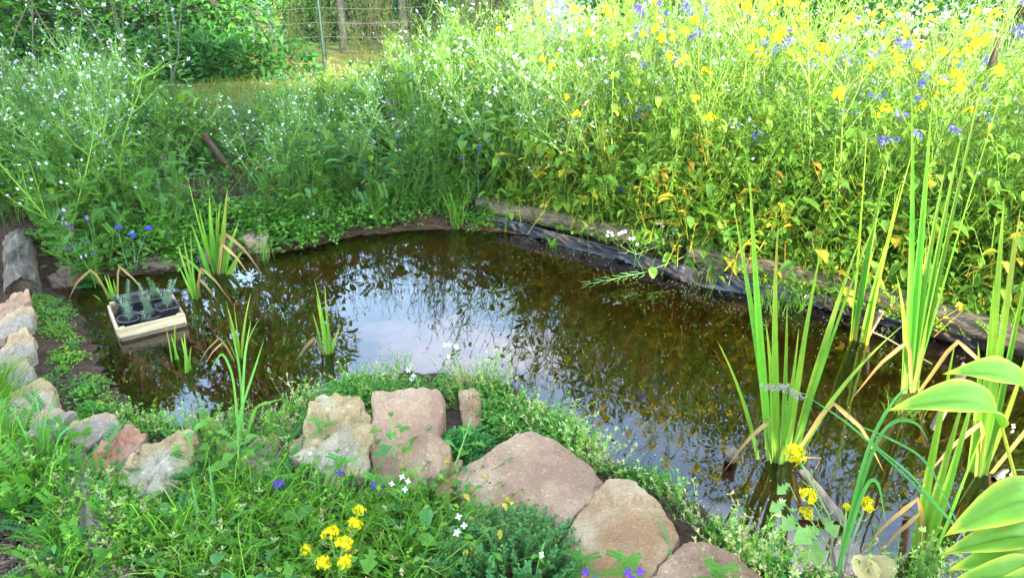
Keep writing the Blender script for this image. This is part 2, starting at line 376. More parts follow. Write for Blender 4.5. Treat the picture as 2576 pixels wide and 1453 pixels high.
def axis(lo, hi, stepv, far_lo, far_hi):
    a = list(np.arange(lo, hi+1e-6, stepv)); s_ = stepv
    while a[-1] < far_hi: s_ *= 1.25; a.append(a[-1]+s_)
    s_ = stepv
    while a[0] > far_lo: s_ *= 1.25; a.insert(0, a[0]-s_)
    return np.array(a)
gx = axis(-3.2, 3.4, .04, -900, 900); gy = axis(1.0, 5.6, .04, -300, 1200)
XX, YY = np.meshgrid(gx, gy); ZZ = ground(XX, YY)
jit = sst(ZZ*0+1, 0, 1)*R.normal(0, .004, ZZ.shape)*((np.abs(XX) < 4) & (YY < 7)); ZZ = ZZ + jit
ny, nx = XX.shape; ii = np.arange(ny*nx).reshape(ny, nx)
g = G(); g.add(np.stack([XX, YY, ZZ], -1).reshape(-1, 3), np.stack([ii[:-1, :-1], ii[:-1, 1:], ii[1:, 1:], ii[1:, :-1]], -1).reshape(-1, 4), (.1, .1, .1))
structure('ground', g, M_GROUND)
ctr = OUT.mean(0); O2 = ctr + (OUT-ctr)*1.0
dirs = nrm(np.roll(OUT, -1, 0)-np.roll(OUT, 1, 0)); nout = np.stack([dirs[:, 1], -dirs[:, 0]], 1)
if pond_sd(*(OUT[5]+nout[5]*.03)) < 0: nout = -nout
O2 = OUT + nout*.07
bm = bmesh.new(); vs = [bm.verts.new((x, y, 0)) for x, y in O2]; fc = bm.faces.new(vs); fc.normal_update()
if fc.normal.z < 0: fc.normal_flip()
bmesh.ops.triangulate(bm, faces=bm.faces[:])
me = bpy.data.meshes.new('pond_water'); bm.to_mesh(me); bm.free(); me.materials.append(M_WATER)
o = link('pond_water', me); o['kind'] = 'structure'; o['label'] = 'still brown pond water mirroring plants and sky'

# ------------------------------------------------------------------ plant prototypes
V3 = np.array
def unit(az, el): return V3([math.cos(az)*math.cos(el), math.sin(az)*math.cos(el), math.sin(el)])
def wander(o, d, n, ln, wob=.12, lift=0.0, rg=rnd):
    P = [V3(o)]; d = V3(d)/np.linalg.norm(d)
    for i in range(n):
        d = d + V3([rg.gauss(0, wob), rg.gauss(0, wob), rg.gauss(0, wob*.5)+lift]); d /= np.linalg.norm(d)
        P.append(P[-1]+d*ln/n)
    return P, d
GREEN, MID, BLUEG, LIME, YEL = V3([.062, .205, .022]), V3([.105, .27, .030]), V3([.070, .23, .060]), V3([.175, .35, .040]), V3([.52, .44, .05])
PALE = V3([.16, .33, .08]); STRAW = V3([.46, .40, .20]); BROWN = V3([.22, .11, .04])
def pick(rg, *cw):
    r_ = rg.random()*sum(w for _, w in cw)
    for c_, w in cw:
        r_ -= w
        if r_ <= 0: return c_*rg.uniform(.8, 1.2)
    return cw[-1][0]
def flower4(g, o, n, size, col, rg):
    n = V3(n)/np.linalg.norm(n); a = np.cross(n, V3([.3, .5, .8])); a /= np.linalg.norm(a); b_ = np.cross(n, a); r0 = rg.random()*1.5
    D = V3([math.cos(r0+k*math.pi/2)*a + math.sin(r0+k*math.pi/2)*b_ + n*.35 for k in range(4)])
    g.leaves(np.repeat(V3(o)[None], 4, 0), D, n, size, size*.8, col, 'petal', .25, .1)
def pods(g, P, rg, col, ln=.028, n=14, up=.55):
    P = V3(P); 
    for k in range(n):
        t = k/n*(len(P)-1); i = min(int(t), len(P)-2); o = P[i]*(1-(t-i))+P[i+1]*(t-i); d = P[i+1]-P[i]; d = d/np.linalg.norm(d)
        az = k*2.4; s_ = V3([math.cos(az), math.sin(az), 0]); s_ = s_-d*(s_@d); s_ = s_/max(np.linalg.norm(s_), .2)
        a = o+ (s_*.9+d*.35)*ln*.45; e = a+(s_*.35+d*1.0)*ln*.7
        g.tube([o, a, e], [.0010, .0017, .0006], 0, col, 3)
def p_radish(rg, h, yellowing=.1):
    st, lv, fl = G(), G(), G()
    sc = pick(rg, (PALE, 3), (LIME, 1))
    lean = rg.uniform(-.25, .25)
    for s_ in range(rg.choice([1, 2, 2, 3])):
        az = rg.random()*6.28
        P, d = wander((0, 0, 0), unit(az, rg.uniform(1.0, 1.45)), 7, h*rg.uniform(.8, 1.05), .10, .05, rg)
        st.tube(P, .0055, .0020, sc, 4)
        for k in range(rg.randint(7, 10)):
            t = rg.uniform(.30, .98); i = int(t*6.99); o = P[i]+(P[i+1]-P[i])*rg.random()
            Q, qd = wander(o, unit(rg.random()*6.28, rg.uniform(.3, 1.1)), 4, h*rg.uniform(.18, .42)*(1.15-t*.5), .16, .06, rg)
            st.tube(Q, .0026, .0011, sc, 3)
            for j in range(rg.randint(2, 4)):
                o2 = Q[rg.randint(1, 3)]
                Q2, q2 = wander(o2, unit(rg.random()*6.28, rg.uniform(.3, 1.2)), 3, h*rg.uniform(.07, .18), .15, .05, rg)
                st.tube(Q2, .0016, .0009, sc, 3)
                for q in range(rg.choice((0, 0, 0, 1, 2))):
                    oo = Q2[-1]+V3([rg.gauss(0, .012), rg.gauss(0, .012), rg.gauss(0, .010)])
                    flower4(fl, oo, unit(rg.random()*6.28, rg.uniform(.2, 1.4)), rg.uniform(.007, .012), (.66, .67, .70) if rg.random() < .8 else (.58, .52, .66), rg)
                pods(st, Q2, rg, sc, .03, 3)
            for q in range(rg.randint(0, 2)):
                oo = Q[-1]+V3([rg.gauss(0, .016), rg.gauss(0, .016), rg.gauss(0, .012)])
                flower4(fl, oo, unit(rg.random()*6.28, rg.uniform(.2, 1.4)), rg.uniform(.008, .013), (.66, .67, .70), rg)
            lv.leaves(o, unit(rg.random()*6.28, rg.uniform(-.2, .7)), (0, 0, 1), rg.uniform(.03, .08), rg.uniform(.012, .03), pick(rg, (MID, 3), (PALE*.7, 2), (LIME, 1)), 'oval', .3)
        for k in range(rg.randint(11, 15)):
            o = P[0]+(P[min(4, 1+k//3)]-P[0])*rg.random()
            ln = rg.uniform(.05, .125)
            lv.leaves(o, unit(rg.random()*6.28, rg.uniform(-.3, .8)), (0, 0, 1), ln, ln*.5, pick(rg, (GREEN, 3), (MID, 3), (BLUEG, 2), (YEL, yellowing*8)), 'lobed' if rg.random() < .6 else 'round', .45)
    if yellowing > .3:
        for k in range(4): lv.leaves(V3([rg.gauss(0, .05), rg.gauss(0, .05), rg.uniform(.15, .6)]), unit(rg.random()*6.28, rg.uniform(-.3, .3)), V3([rg.gauss(0, .4), -.6, 1]), rg.uniform(.09, .14), rg.uniform(.08, .11), pick(rg, (LIME, 3), (YEL, 1), (MID, 2)), 'round', .3)
    return [('stem', mesh_of(st, STEM)), ('foliage', mesh_of(lv, LEAF)), ('blossom', mesh_of(fl, PETAL))]
def p_mustard(rg, h, yellowing=.35):
    st, lv, fl = G(), G(), G(); sc = pick(rg, (V3([.20, .34, .07]), 2), (LIME, 2))
    P, d = wander((0, 0, 0), unit(rg.random()*6.28, rg.uniform(1.25, 1.5)), 7, h, .06, .04, rg)
    st.tube(P, .0065, .002, sc, 4)
    tips = [(P, 1)]
    for k in range(rg.randint(6, 9)):
        i = rg.randint(2, 6); o = P[i]+(P[i+1]-P[i])*rg.random()
        Q, _ = wander(o, unit(rg.random()*6.28, rg.uniform(.75, 1.25)), 4, h*rg.uniform(.22, .45), .09, .08, rg)
        st.tube(Q, .003, .0012, sc, 3); tips.append((Q, 0))
    for Q, main in tips:
        pods(st, Q[-3:] if not main else Q[-3:], rg, pick(rg, (V3([.20, .36, .06]), 1), (LIME, 1)), .032, rg.randint(14, 20))
        if rg.random() < .42:
            c_ = Q[-1]; rr = rg.uniform(.018, .034)
            for q in range(rg.randint(16, 24)):
                n = unit(rg.random()*6.28, rg.uniform(-.3, 1.5)); flower4(fl, c_+n*rr*rg.uniform(.6, 1.1), n, rg.uniform(.007, .010), (.78, .66, .02), rg)
    for k in range(rg.randint(14, 20)):
        t = rg.random()**1.4*.75; i = int(t*6.99); o = P[i]+(P[i+1]-P[i])*rg.random(); ln = rg.uniform(.05, .12)*(1.1-t*.7)
        lv.leaves(o, unit(rg.random()*6.28, rg.uniform(-.5, .6)), (0, 0, 1), ln, ln*.55, pick(rg, (MID, 3), (LIME, 3), (GREEN, 1), (YEL, yellowing*9), (STRAW, yellowing*2)), 'lobed', .4)
    return [('stem', mesh_of(st, STEM)), ('foliage', mesh_of(lv, LEAF)), ('blossom', mesh_of(fl, PETAL))]
def fern_leaf(lv, o, d, ln, rg, col, w=.35):
    d = V3(d)/np.linalg.norm(d); x = np.cross(d, (0, 0, 1)); x = x/max(np.linalg.norm(x), .1); n = np.cross(x, d)
    k = 8; T = np.linspace(.12, 1, k)
    O = V3(o)+d*(T*ln)[:, None] - V3([0, 0, 1])*(T**2*ln*.25)[:, None]
    for s_ in (-1, 1):
        lw = ln*w*np.sin(np.clip(T*.9+.1, 0, 1)*math.pi)*.5+.008
        lv.leaves(O, s_*x*1.0+d*.5, n, lw, lw*.45, col, 'small', .2, .1)
    lv.tube([O[0]-d*ln*.12, O[k//2], O[-1]], .0014, .0006, col, 3)
def p_phacelia(rg, h):
    st, lv, fl = G(), G(), G(); sc = pick(rg, (LIME, 2), (V3([.20, .30, .12]), 2))
    P, d = wander((0, 0, 0), unit(rg.random()*6.28, rg.uniform(1.2, 1.5)), 6, h, .07, .04, rg); st.tube(P, .005, .0025, sc, 4)
    tips = [P[-1]]
    for k in range(rg.randint(2, 4)):
        i = rg.randint(2, 5); Q, _ = wander(P[i], unit(rg.random()*6.28, rg.uniform(.6, 1.1)), 4, h*rg.uniform(.2, .4), .08, .08, rg); st.tube(Q, .003, .002, sc, 3); tips.append(Q[-1])
    for c_ in tips:
        for q in range(rg.randint(2, 3)):
            cc = c_+V3([rg.gauss(0, .024), rg.gauss(0, .024), rg.gauss(0, .012)])
            col = pick(rg, (V3([.26, .25, .72]), 2), (V3([.36, .30, .74]), 2)); n = 34
            D = nrm(R.normal(0, 1, (n, 3))+V3([0, 0, .5])); fl.leaves(cc+D*.007, D, V3([0, 0, 1.])+R.normal(0, .3, (n, 3)), .019, .011, col, 'small', .1)
            fl.diam(cc+D*.012, D, V3([.2, .1, 1.])+R.normal(0, .3, (n, 3)), .016, .0018, col*1.2)
    for k in range(rg.randint(8, 12)):
        i = rg.randint(0, 4); fern_leaf(lv, P[i]+(P[i+1]-P[i])*rg.random(), unit(rg.random()*6.28, rg.uniform(0, .7)), rg.uniform(.08, .17), rg, pick(rg, (MID, 2), (LIME, 2)), .5)
    return [('stem', mesh_of(st, STEM)), ('foliage', mesh_of(lv, LEAF)), ('blossom', mesh_of(fl, PETAL))]
def pinnate(lv, o, d, ln, col, pairs=8, lw=.26):
    d = V3(d)/np.linalg.norm(d); x = np.cross(d, (0, 0, 1)); x = x/max(np.linalg.norm(x), .1); n = np.cross(x, d)
    T = np.linspace(.15, 1, pairs); O = V3(o)+d*(T*ln)[:, None]-V3([0, 0, 1])*(T**2*ln*.22)[:, None]
    for s_ in (-1, 1): lv.diam(O, s_*x+d*.45, n, ln*lw, ln*lw*.5, col)
    lv.tube([O[0]-d*ln*.15, O[pairs//2], O[-1]], .0012, .0006, col, 3)
def p_vetch(rg, h, flowers=1.0, spread=.16):
    st, lv, fl = G(), G(), G()
    for s_ in range(rg.randint(6, 9)):
        o = V3([rg.gauss(0, spread), rg.gauss(0, spread), 0])
        P, d = wander(o, unit(rg.random()*6.28, rg.uniform(.8, 1.4)), 6, h*rg.uniform(.7, 1.1), .14, .03, rg); st.tube(P, .002, .0012, MID*1.1, 3)
        for k in range(rg.randint(8, 11)):
            i = rg.randint(0, 5); oo = P[i]+(P[i+1]-P[i])*rg.random(); c_ = pick(rg, (GREEN, 4), (MID, 4), (BLUEG, 2))
            pinnate(lv, oo, unit(rg.random()*6.28, rg.uniform(-.1, .9)), rg.uniform(.05, .095), c_, rg.randint(5, 8))
            if rg.random() < .13*flowers and i > 2:
                c2 = pick(rg, (V3([.22, .04, .42]), 3), (V3([.34, .05, .36]), 1), (V3([.5, .38, .75]), 1))
                for q in range(2): flower4(fl, oo+V3([rg.gauss(0, .01), rg.gauss(0, .01), .01]), unit(rg.random()*6.28, .3), .010, c2, rg)
    r_ = [('stem', mesh_of(st, STEM)), ('foliage', mesh_of(lv, LEAF))]
    if fl.n: r_.append(('blossom', mesh_of(fl, PETAL)))
    return r_
def p_cornflower(rg, h):
    st, lv, fl = G(), G(), G()
    for s_ in range(rg.randint(1, 3)):
        P, d = wander((rg.gauss(0, .03), rg.gauss(0, .03), 0), unit(rg.random()*6.28, 1.3), 5, h*rg.uniform(.8, 1), .1, .04, rg); st.tube(P, .002, .0013, V3([.16, .26, .14]), 3)
        D = nrm(R.normal(0, 1, (16, 3))*V3([1, 1, .35])+V3([0, 0, .3])); fl.leaves(np.repeat(V3(P[-1])[None], 16, 0), D, (0, 0, 1), .020, .011, (.06, .09, .72), 'petal', .1)
        for k in range(8):
            i = rg.randint(0, 4); lv.leaves(P[i], unit(rg.random()*6.28, rg.uniform(.2, 1)), (0, 0, 1), rg.uniform(.05, .1), .007, V3([.10, .2, .09]), 'lance', .2)
    return [('stem', mesh_of(st, STEM)), ('foliage', mesh_of(lv, LEAF)), ('blossom', mesh_of(fl, PETAL))]
# masses, as raw geometry to be repeated inside one "stuff" object
def g_leafy(rg, h, cw, n=15, size=(.028, .078), shape='leaf4', bushy=False):
    g = G()
    for k in range(n):
        o = V3([rg.gauss(0, .07), rg.gauss(0, .07), 0]); e = o+V3([rg.gauss(0, .06), rg.gauss(0, .06), h*rg.uniform(.3, 1)])
        if bushy: e = V3([rg.gauss(0, .11), rg.gauss(0, .11), h*rg.uniform(.08, 1)]); o = e-V3([rg.gauss(0, .04), rg.gauss(0, .04), rg.uniform(.05, .11)])
        c_ = pick(rg, *cw); g.tube([o, e] if bushy else [o, (o+e)/2+V3([rg.gauss(0, .02), rg.gauss(0, .02), 0]), e], .0016, .001, c_, 3)
        ln = rg.uniform(*size); g.leaves(e, unit(rg.random()*6.28, rg.uniform(-.6, .6)), (0, 0, 1), ln, ln*.62, c_, shape, .35)
        if rg.random() < .7: g.leaves((o+e)/2, unit(rg.random()*6.28, rg.uniform(-.2, .6)), (0, 0, 1), ln*.7, ln*.4, c_, shape, .3)
    return g
def g_ferny(rg, h, n=9, cw=((GREEN, 3), (MID, 3), (BLUEG, 2))):
    g = G()
    for k in range(n):
        o = V3([rg.gauss(0, .06), rg.gauss(0, .06), h*rg.random()*.7]); c_ = pick(rg, *cw)
        pinnate(g, o, unit(rg.random()*6.28, rg.uniform(.1, 1.2)), rg.uniform(.06, .11), c_, 7)
    return g
def g_cover(rg, n=60, rad=.08, h=.05, size=.014, cw=((GREEN, 3), (MID, 4), (BLUEG, 1)), shape='round'):
    g = G(); O = R.normal(0, rad*.55, (n, 3)); O[:, 2] = R.uniform(.15, 1, n)*h*np.exp(-(O[:, 0]**2+O[:, 1]**2)/(rad*rad))
    for k in range(3):
        az = R.uniform(0, 6.28)+k*2.09; D = V3([math.cos(az), math.sin(az), .25])+R.normal(0, .35, (n, 3))
        C = V3([pick(rg, *cw) for _ in range(n)]); g.diam(O, D, V3([0, 0, 1.])+R.normal(0, .35, (n, 3)), R.uniform(.7, 1.4, n)*size, R.uniform(.7, 1.3, n)*size*.9, C)
    return g
def g_sprig(rg, h=.16, n=7, pale=.6):
    """wiry stems with small narrow leaves and pale seed heads"""
    g = G()
    for k in range(n):
        o = V3([rg.gauss(0, .03), rg.gauss(0, .03), 0]); P, d = wander(o, unit(rg.random()*6.28, rg.uniform(.6, 1.4)), 4, h*rg.uniform(.6, 1.1), .18, .04, rg)
        c_ = pick(rg, (V3([.34, .40, .16])*1.0, pale*4), (MID, 2), (LIME, 2), (V3([.42, .34, .18]), pale)); g.tube(P, .0009, .0006, c_, 3)
        for i in range(1, 5):
            m_ = 5 if i > 2 else 3; D = nrm(R.normal(0, 1, (m_, 3))+V3([0, 0, .6])); g.diam(np.repeat(V3(P[i])[None], m_, 0), D, V3([.1, .2, 1.]), R.uniform(.008, .016, m_), R.uniform(.004, .007, m_), c_*1.05)
    return g
def g_grass(rg, n=22, h=.22, rad=.03, w=.004, cw=((MID, 3), (GREEN, 2), (LIME, 2)), spread=.5):
    g = G()
    for k in range(n):
        az = rg.random()*6.28; o = V3([rg.gauss(0, rad), rg.gauss(0, rad), 0]); ln = h*rg.uniform(.5, 1.1); s_ = rg.uniform(.1, spread)
        d = V3([math.cos(az), math.sin(az), 0]); c_ = pick(rg, *cw)
        g.blade([o, o+V3([0, 0, ln*.65])+d*ln*s_*.3, o+V3([0, 0, ln*rg.uniform(.55, .98)])+d*ln*s_], w*rg.uniform(.7, 1.3), c_, up=(d[1], -d[0], .3), n=4)
    return g

def build_protos(fn, n, *a, **k): return [fn(random.Random(100+i*17+hash(fn.__name__) % 7*0), *a, **k) for i in range(n)]
RAD = [p_radish(random.Random(i), 1.0) for i in range(7)]
RADY = [p_radish(random.Random(40+i), 1.0, .5) for i in range(4)]  # yellow leaves partly real, partly sunlight put into the colour
MUS = [p_mustard(random.Random(60+i), 1.0) for i in range(6)]  # right bank mustards, yellowing leaves also carry the warm sunlight
PHA = [p_phacelia(random.Random(80+i), 1.0) for i in range(5)]
VET = [p_vetch(random.Random(90+i), .6) for i in range(6)]
COR = [p_cornflower(random.Random(120+i), .5) for i in range(3)]

# ------------------------------------------------------------------ flower meadow behind the pond
TOP = np.array([(-400, 60), (0, 95), (180, 60), (330, 110), (400, 190), (460, 235), (620, 232), (680, 185), (800, 175), (900, 165), (990, 120), (1080, 40), (1150, -20), (1300, 20), (1400, 80), (1520, 75), (1640, 10), (1850, 10), (2000, 60), (2120, 120), (2350, 140), (2576, 110), (3000, 110)])
def cap_h(x, y, z0):
    px, _ = pix(x, y, z0+.5); tp = np.interp(px, TOP[:, 0], TOP[:, 1])
    if 430 < px < 640 and y < 5.1: tp = 480
    d = ray(px, tp); return CAM_H + d.z/d.y*y - z0, px
HOLE = at(520, 450, .2)
def meadow_pts(n, rg, dmin, dmax, xlo=-5.2, xhi=6.0, ymax=7.0, right_bias=0):
    out_ = []
    tries = 0
    while len(out_) < n and tries < 60000:
        tries += 1
        x = rg.uniform(xlo, xhi); y = rg.uniform(2.2, ymax)
        if y < 2.2 + .0*abs(x): continue
        if abs(x) > y*.84+.25: continue
        sd = sd1(x, y)
        if sd < dmin or sd > dmax: continue
        if x < 1.2 and y < 3.35: continue                # near-left bank is low
        px, py = pix(x, y, .1)
        if px < 130 and py > 560: continue
        if rg.random() > .5 + right_bias*(1 if px > 1350 else -1): continue
        out_.append((x, y, gz(x, y), sd, px))
    return out_
def where(px, sd):
    for lim, w_ in ((440, 'left of the leaning stick'), (880, 'between leaning stick and post frame'), (1330, 'behind the tall rush tuft'), (1750, 'behind the crumpled liner'), (2150, 'behind the sunlit log'), (9999, 'behind the tall cattails')):
        if px < lim: return ('at the front of the meadow ' if sd < .9 else 'deep in the meadow ')+w_
def plant_rows(n, protos, name, label, cat, group, base_h, rg, dmin, dmax, fsd=.9, xlo=-5.2, xhi=6.0, bias=0, ymax=7.0, var=(.72, 1.08), lowest=.35):
    for x, y, z, sd, px in meadow_pts(n, rg, dmin, dmax, xlo, xhi, ymax, bias):
        ch, px2 = cap_h(x, y, z)
        if (x-HOLE.x)**2+(y-HOLE.y)**2 < .10: continue
        h = min(base_h, ch)*(rg.uniform(*var) if px2 < 1050 else rg.triangular(.7, 1.4, .95))*(.55+.45*min(1, sd/fsd))
        if h < lowest: h = lowest
        if h > ch*(1.0 if px2 < 1000 else 1.35) and ch > .2: h = ch
        if ch < .22: continue
        wh = where(px, sd)
        stamp(protos[rg.randrange(len(protos))], name, label+' '+wh, cat, (x, y, z-.01), rg.random()*6.28, group+' '+wh, (h*rg.uniform(.85, 1.1), h*rg.uniform(.85, 1.1), h), (rg.gauss(0, .07), rg.gauss(0, .07)))
plant_rows(112, RAD, 'wild_radish', 'tall white flowered radish', 'wildflower', 'white radishes', 1.25, random.Random(1), .25, 3.4, fsd=.6, xlo=-5.2, xhi=2.2, bias=-.1)
plant_rows(36, RADY, 'yellowing_sunlit_radish', 'yellow leaved sunlight tinted radish with white flowers', 'wildflower', 'yellowing radishes', 1.35, random.Random(2), .18, 2.8, fsd=.35, xlo=.1, xhi=5.5, bias=.5)
plant_rows(125, MUS, 'field_mustard', 'yellow flowered mustard with pods', 'wildflower', 'yellow mustards', 1.4, random.Random(3), .18, 2.8, fsd=.35, xlo=.2, xhi=5.8, bias=.5)
plant_rows(36, PHA, 'phacelia', 'violet blue phacelia', 'wildflower', 'violet phacelias', 1.05, random.Random(4), .25, 2.0, xlo=.6, xhi=5.5, bias=.5)
plant_rows(130, VET, 'purple_vetch', 'feathery purple flowered vetch', 'wildflower', 'purple vetches', 1.1, random.Random(5), .20, 2.8, fsd=.6, xlo=-5.2, xhi=1.6, bias=-.15)
plant_rows(14, COR, 'cornflower', 'slim bright blue cornflower', 'wildflower', 'blue cornflowers', 1.0, random.Random(6), .15, 1.0, xlo=-4.5, xhi=4.5, var=(.7, 1.0))

rg = random.Random(8)
for k in range(34):
    y = rg.uniform(6.2, 8.0); x = (rg.uniform(650, 1060)-1288)/FPX*(y*CT+1.2*ST); z = gz(x, y); ch, px = cap_h(x, y, z)
    if ch > .2: stamp(RAD[k % 7], 'wild_radish', 'white flowered radish at the back of the meadow below the post frame', 'wildflower', (x, y, z-.01), rg.random()*6.28, 'white radishes below the post frame', max(.35, ch*rg.uniform(.8, 1.1)))
# undergrowth that nobody could count
def g_wisps(rg, h, cw, n=9, pod=False):
    g = G()
    for k in range(n):
        o = V3([rg.gauss(0, .09), rg.gauss(0, .09), 0]); c_ = pick(rg, *cw); P, d = wander(o, unit(rg.random()*6.28, rg.uniform(1.1, 1.5)), 4, h*rg.uniform(.6, 1.1), .07, .03, rg); g.tube(P, .0022, .0009, c_, 3)
        m_ = 21; T = R.uniform(.12, 1, m_); I = np.minimum((T*4).astype(int), 3); PP = V3(P); O = PP[I]+(PP[I+1]-PP[I])*(T*4-I)[:, None]; az = R.uniform(0, 6.28, m_)
        g.diam(O, np.stack([np.cos(az), np.sin(az), R.uniform(.3, 1.3, m_)], 1), V3([0, 0, 1.])+R.normal(0, .3, (m_, 3)), R.uniform(.022, .05, m_), R.uniform(.003, .010, m_), c_*R.uniform(.8, 1.25, (m_, 1)))
    return g
UW = [g_wisps(random.Random(30+i), .95, ((MID, 3), (PALE, 3), (BLUEG, 2), (LIME, 1))) for i in range(4)]
UWY = [g_wisps(random.Random(35+i), 1.05, ((LIME, 4), (V3([.28, .38, .06]), 3), (MID, 2))) for i in range(4)]
UG = [g_leafy(random.Random(i), .45, ((GREEN, 3), (MID, 5), (LIME, 1.2), (BLUEG, 1))) for i in range(4)]
UGF = [g_ferny(random.Random(10+i), .45) for i in range(4)]
UGFY = [g_ferny(random.Random(15+i), .45, 9, ((LIME, 3), (MID, 2), (YEL, .6))) for i in range(3)]
UGY = [g_leafy(random.Random(20+i), .42, ((MID, 3), (LIME, 5), (YEL, 1.3), (V3([.45, .26, .03]), .25)), 16, (.024, .066), 'leaf4', True) for i in range(5)]
UGT = [g_leafy(random.Random(26+i), .85, ((MID, 4), (LIME, 5), (V3([.26, .40, .05]), 2), (YEL, .5)), 20, (.020, .05), 'leaf4', True) for i in range(4)]
def scatter_mass(dst, protos, pts, smin, smax):
    pts = list(pts); k = len(protos)
    for i, pg in enumerate(protos):
        sub = V3([p_[:3] for p_ in pts[i::k]]).reshape(-1, 3)
        if len(sub): repl(dst, pg, sub, sc=R.uniform(smin, smax, len(sub)), tilt=R.normal(0, .15, (len(sub), 2)))
gA, gB = G(), G()
rg = random.Random(11)
L1 = [p for p in meadow_pts(1150, rg, .12, 3.0) if cap_h(*p[:3])[0] > .45 and (p[0]-HOLE.x)**2+(p[1]-HOLE.y)**2 > .08 and not (440 < p[4] < 620 and 4.7 < p[1] < 5.1)]
left = [p for p in L1 if p[4]+rg.gauss(0, 130) < 1330]; right = [p for p in L1 if p not in left]  # right of the split, yellower leaf colours stand in for warm sunlight
scatter_mass(gA, UG, left[::3], .6, 1.3); scatter_mass(gA, UGF, left[1::2]+left[::4], .8, 1.6)
def sized(dst, protos, pts, hmax):
    for i, pg in enumerate(protos):
        sub = [p for p in pts[i::len(protos)]]
        if sub: repl(dst, pg, V3([p[:3] for p in sub]), sc=np.array([max(.3, min(hmax, cap_h(*p[:3])[0])*rg.uniform(.65, 1.05)*min(1, .6+p[3])) for p in sub]), tilt=R.normal(0, .12, (len(sub), 2)))
sized(gA, UW, left[::2], 1.15)
R2 = right+[p for p in meadow_pts(260, rg, .12, .6, .2, 3.8) if p[4] > 1380]
scatter_mass(gB, UGY, R2, .7, 1.8); scatter_mass(gB, UGFY, R2[::2], .8, 1.5); sized(gB, UWY, R2[::6], 1.2)
for i, pg in enumerate(UGT):
    sub = R2[1::2][i::4]; repl(gB, pg, V3([p[:3] for p in sub]), sc=np.array([max(.4, min(1.1, cap_h(*p[:3])[0]))*rg.uniform(.7, 1.05)/.85 for p in sub]), tilt=R.normal(0, .12, (len(sub), 2)))
hp = []
for k in range(60):
    q = at(rg.uniform(440, 640), rg.uniform(400, 520), .12)
    if sd1(q.x, q.y) > .1: hp.append((q.x, q.y, gz(q.x, q.y)))
scatter_mass(gA, UGF, hp[:30], .3, .6); scatter_mass(gA, UG, hp[30:], .25, .5)
bp2 = []                                                     # lower plants where the meadow thins out towards the lawn
for k in range(560):
    y = rg.uniform(5.6, 8.2); x = (rg.uniform(250, 1180)-1288)/FPX*(y*CT+1.45*ST)
    z = gz(x, y); ch, _ = cap_h(x, y, z); bp2.append((x, y, z, 1.0, ch))
for i, p in enumerate(bp2): pass
for grp, pr, bh in ((bp2[:260], UW, .95), (bp2[260:], UGF, .5)):
    for i, pg in enumerate(pr):
        sub = grp[i::len(pr)]; repl(gA, pg, V3([p[:3] for p in sub]), sc=np.array([max(.2, min(1.1, p[4]))*rg.uniform(.7, 1.0)/bh for p in sub]), tilt=R.normal(0, .12, (len(sub), 2)))
stuff('green_undergrowth', gA, LEAF, 'dense green leaves filling the meadow behind the pond')
stuff('sun_tinted_undergrowth', gB, LEAF, 'yellow green leaves tinted for sunlight filling the bank behind the logs')
# low cover right along the far waterline
gC = G(); CV = [g_cover(random.Random(i), 70, .09, .07) for i in range(4)]; CVY = [g_cover(random.Random(9+i), 60, .08, .06, cw=((MID, 3), (LIME, 3), (YEL, .6))) for i in range(3)]  # yellower mix for the right bank has sunlight put into its colour
pts = meadow_pts(420, random.Random(12), .04, .42)
scatter_mass(gC, CV, [p for p in pts if p[4] < 1300], .7, 1.9); scatter_mass(gC, CVY, [p for p in pts if p[4] >= 1300 and p[3] > .2], .7, 1.9)
for (pa, pb_) in (((1205, 500), (1720, 600)), ((1735, 620), (2110, 705)), ((2125, 715), (2500, 810))):
    lp = []
    for k in range(46):
        t = random.Random(k*7+pa[0]).random(); q = at(pa[0]+(pb_[0]-pa[0])*t, pa[1]+(pb_[1]-pa[1])*t, .12); lp.append((q.x+R.uniform(.0, .05), q.y+R.uniform(.03, .10), .10))
    ov = [(x-.04+R.uniform(-.03, .03), y-.13+R.uniform(-.03, .03), .07) for x, y, z in lp]; scatter_mass(gC, CVY, ov[:26], .35, .85); scatter_mass(gC, UGFY, ov[26:], .25, .45)
    scatter_mass(gC, CVY, lp[:26], .5, 1.1); scatter_mass(gC, UGFY, lp[26:36], .35, .6); scatter_mass(gC, UGY, lp[36:], .3, .6)
stuff('ground_cover', gC, LEAF, 'small leaved ground cover along the far waterline')

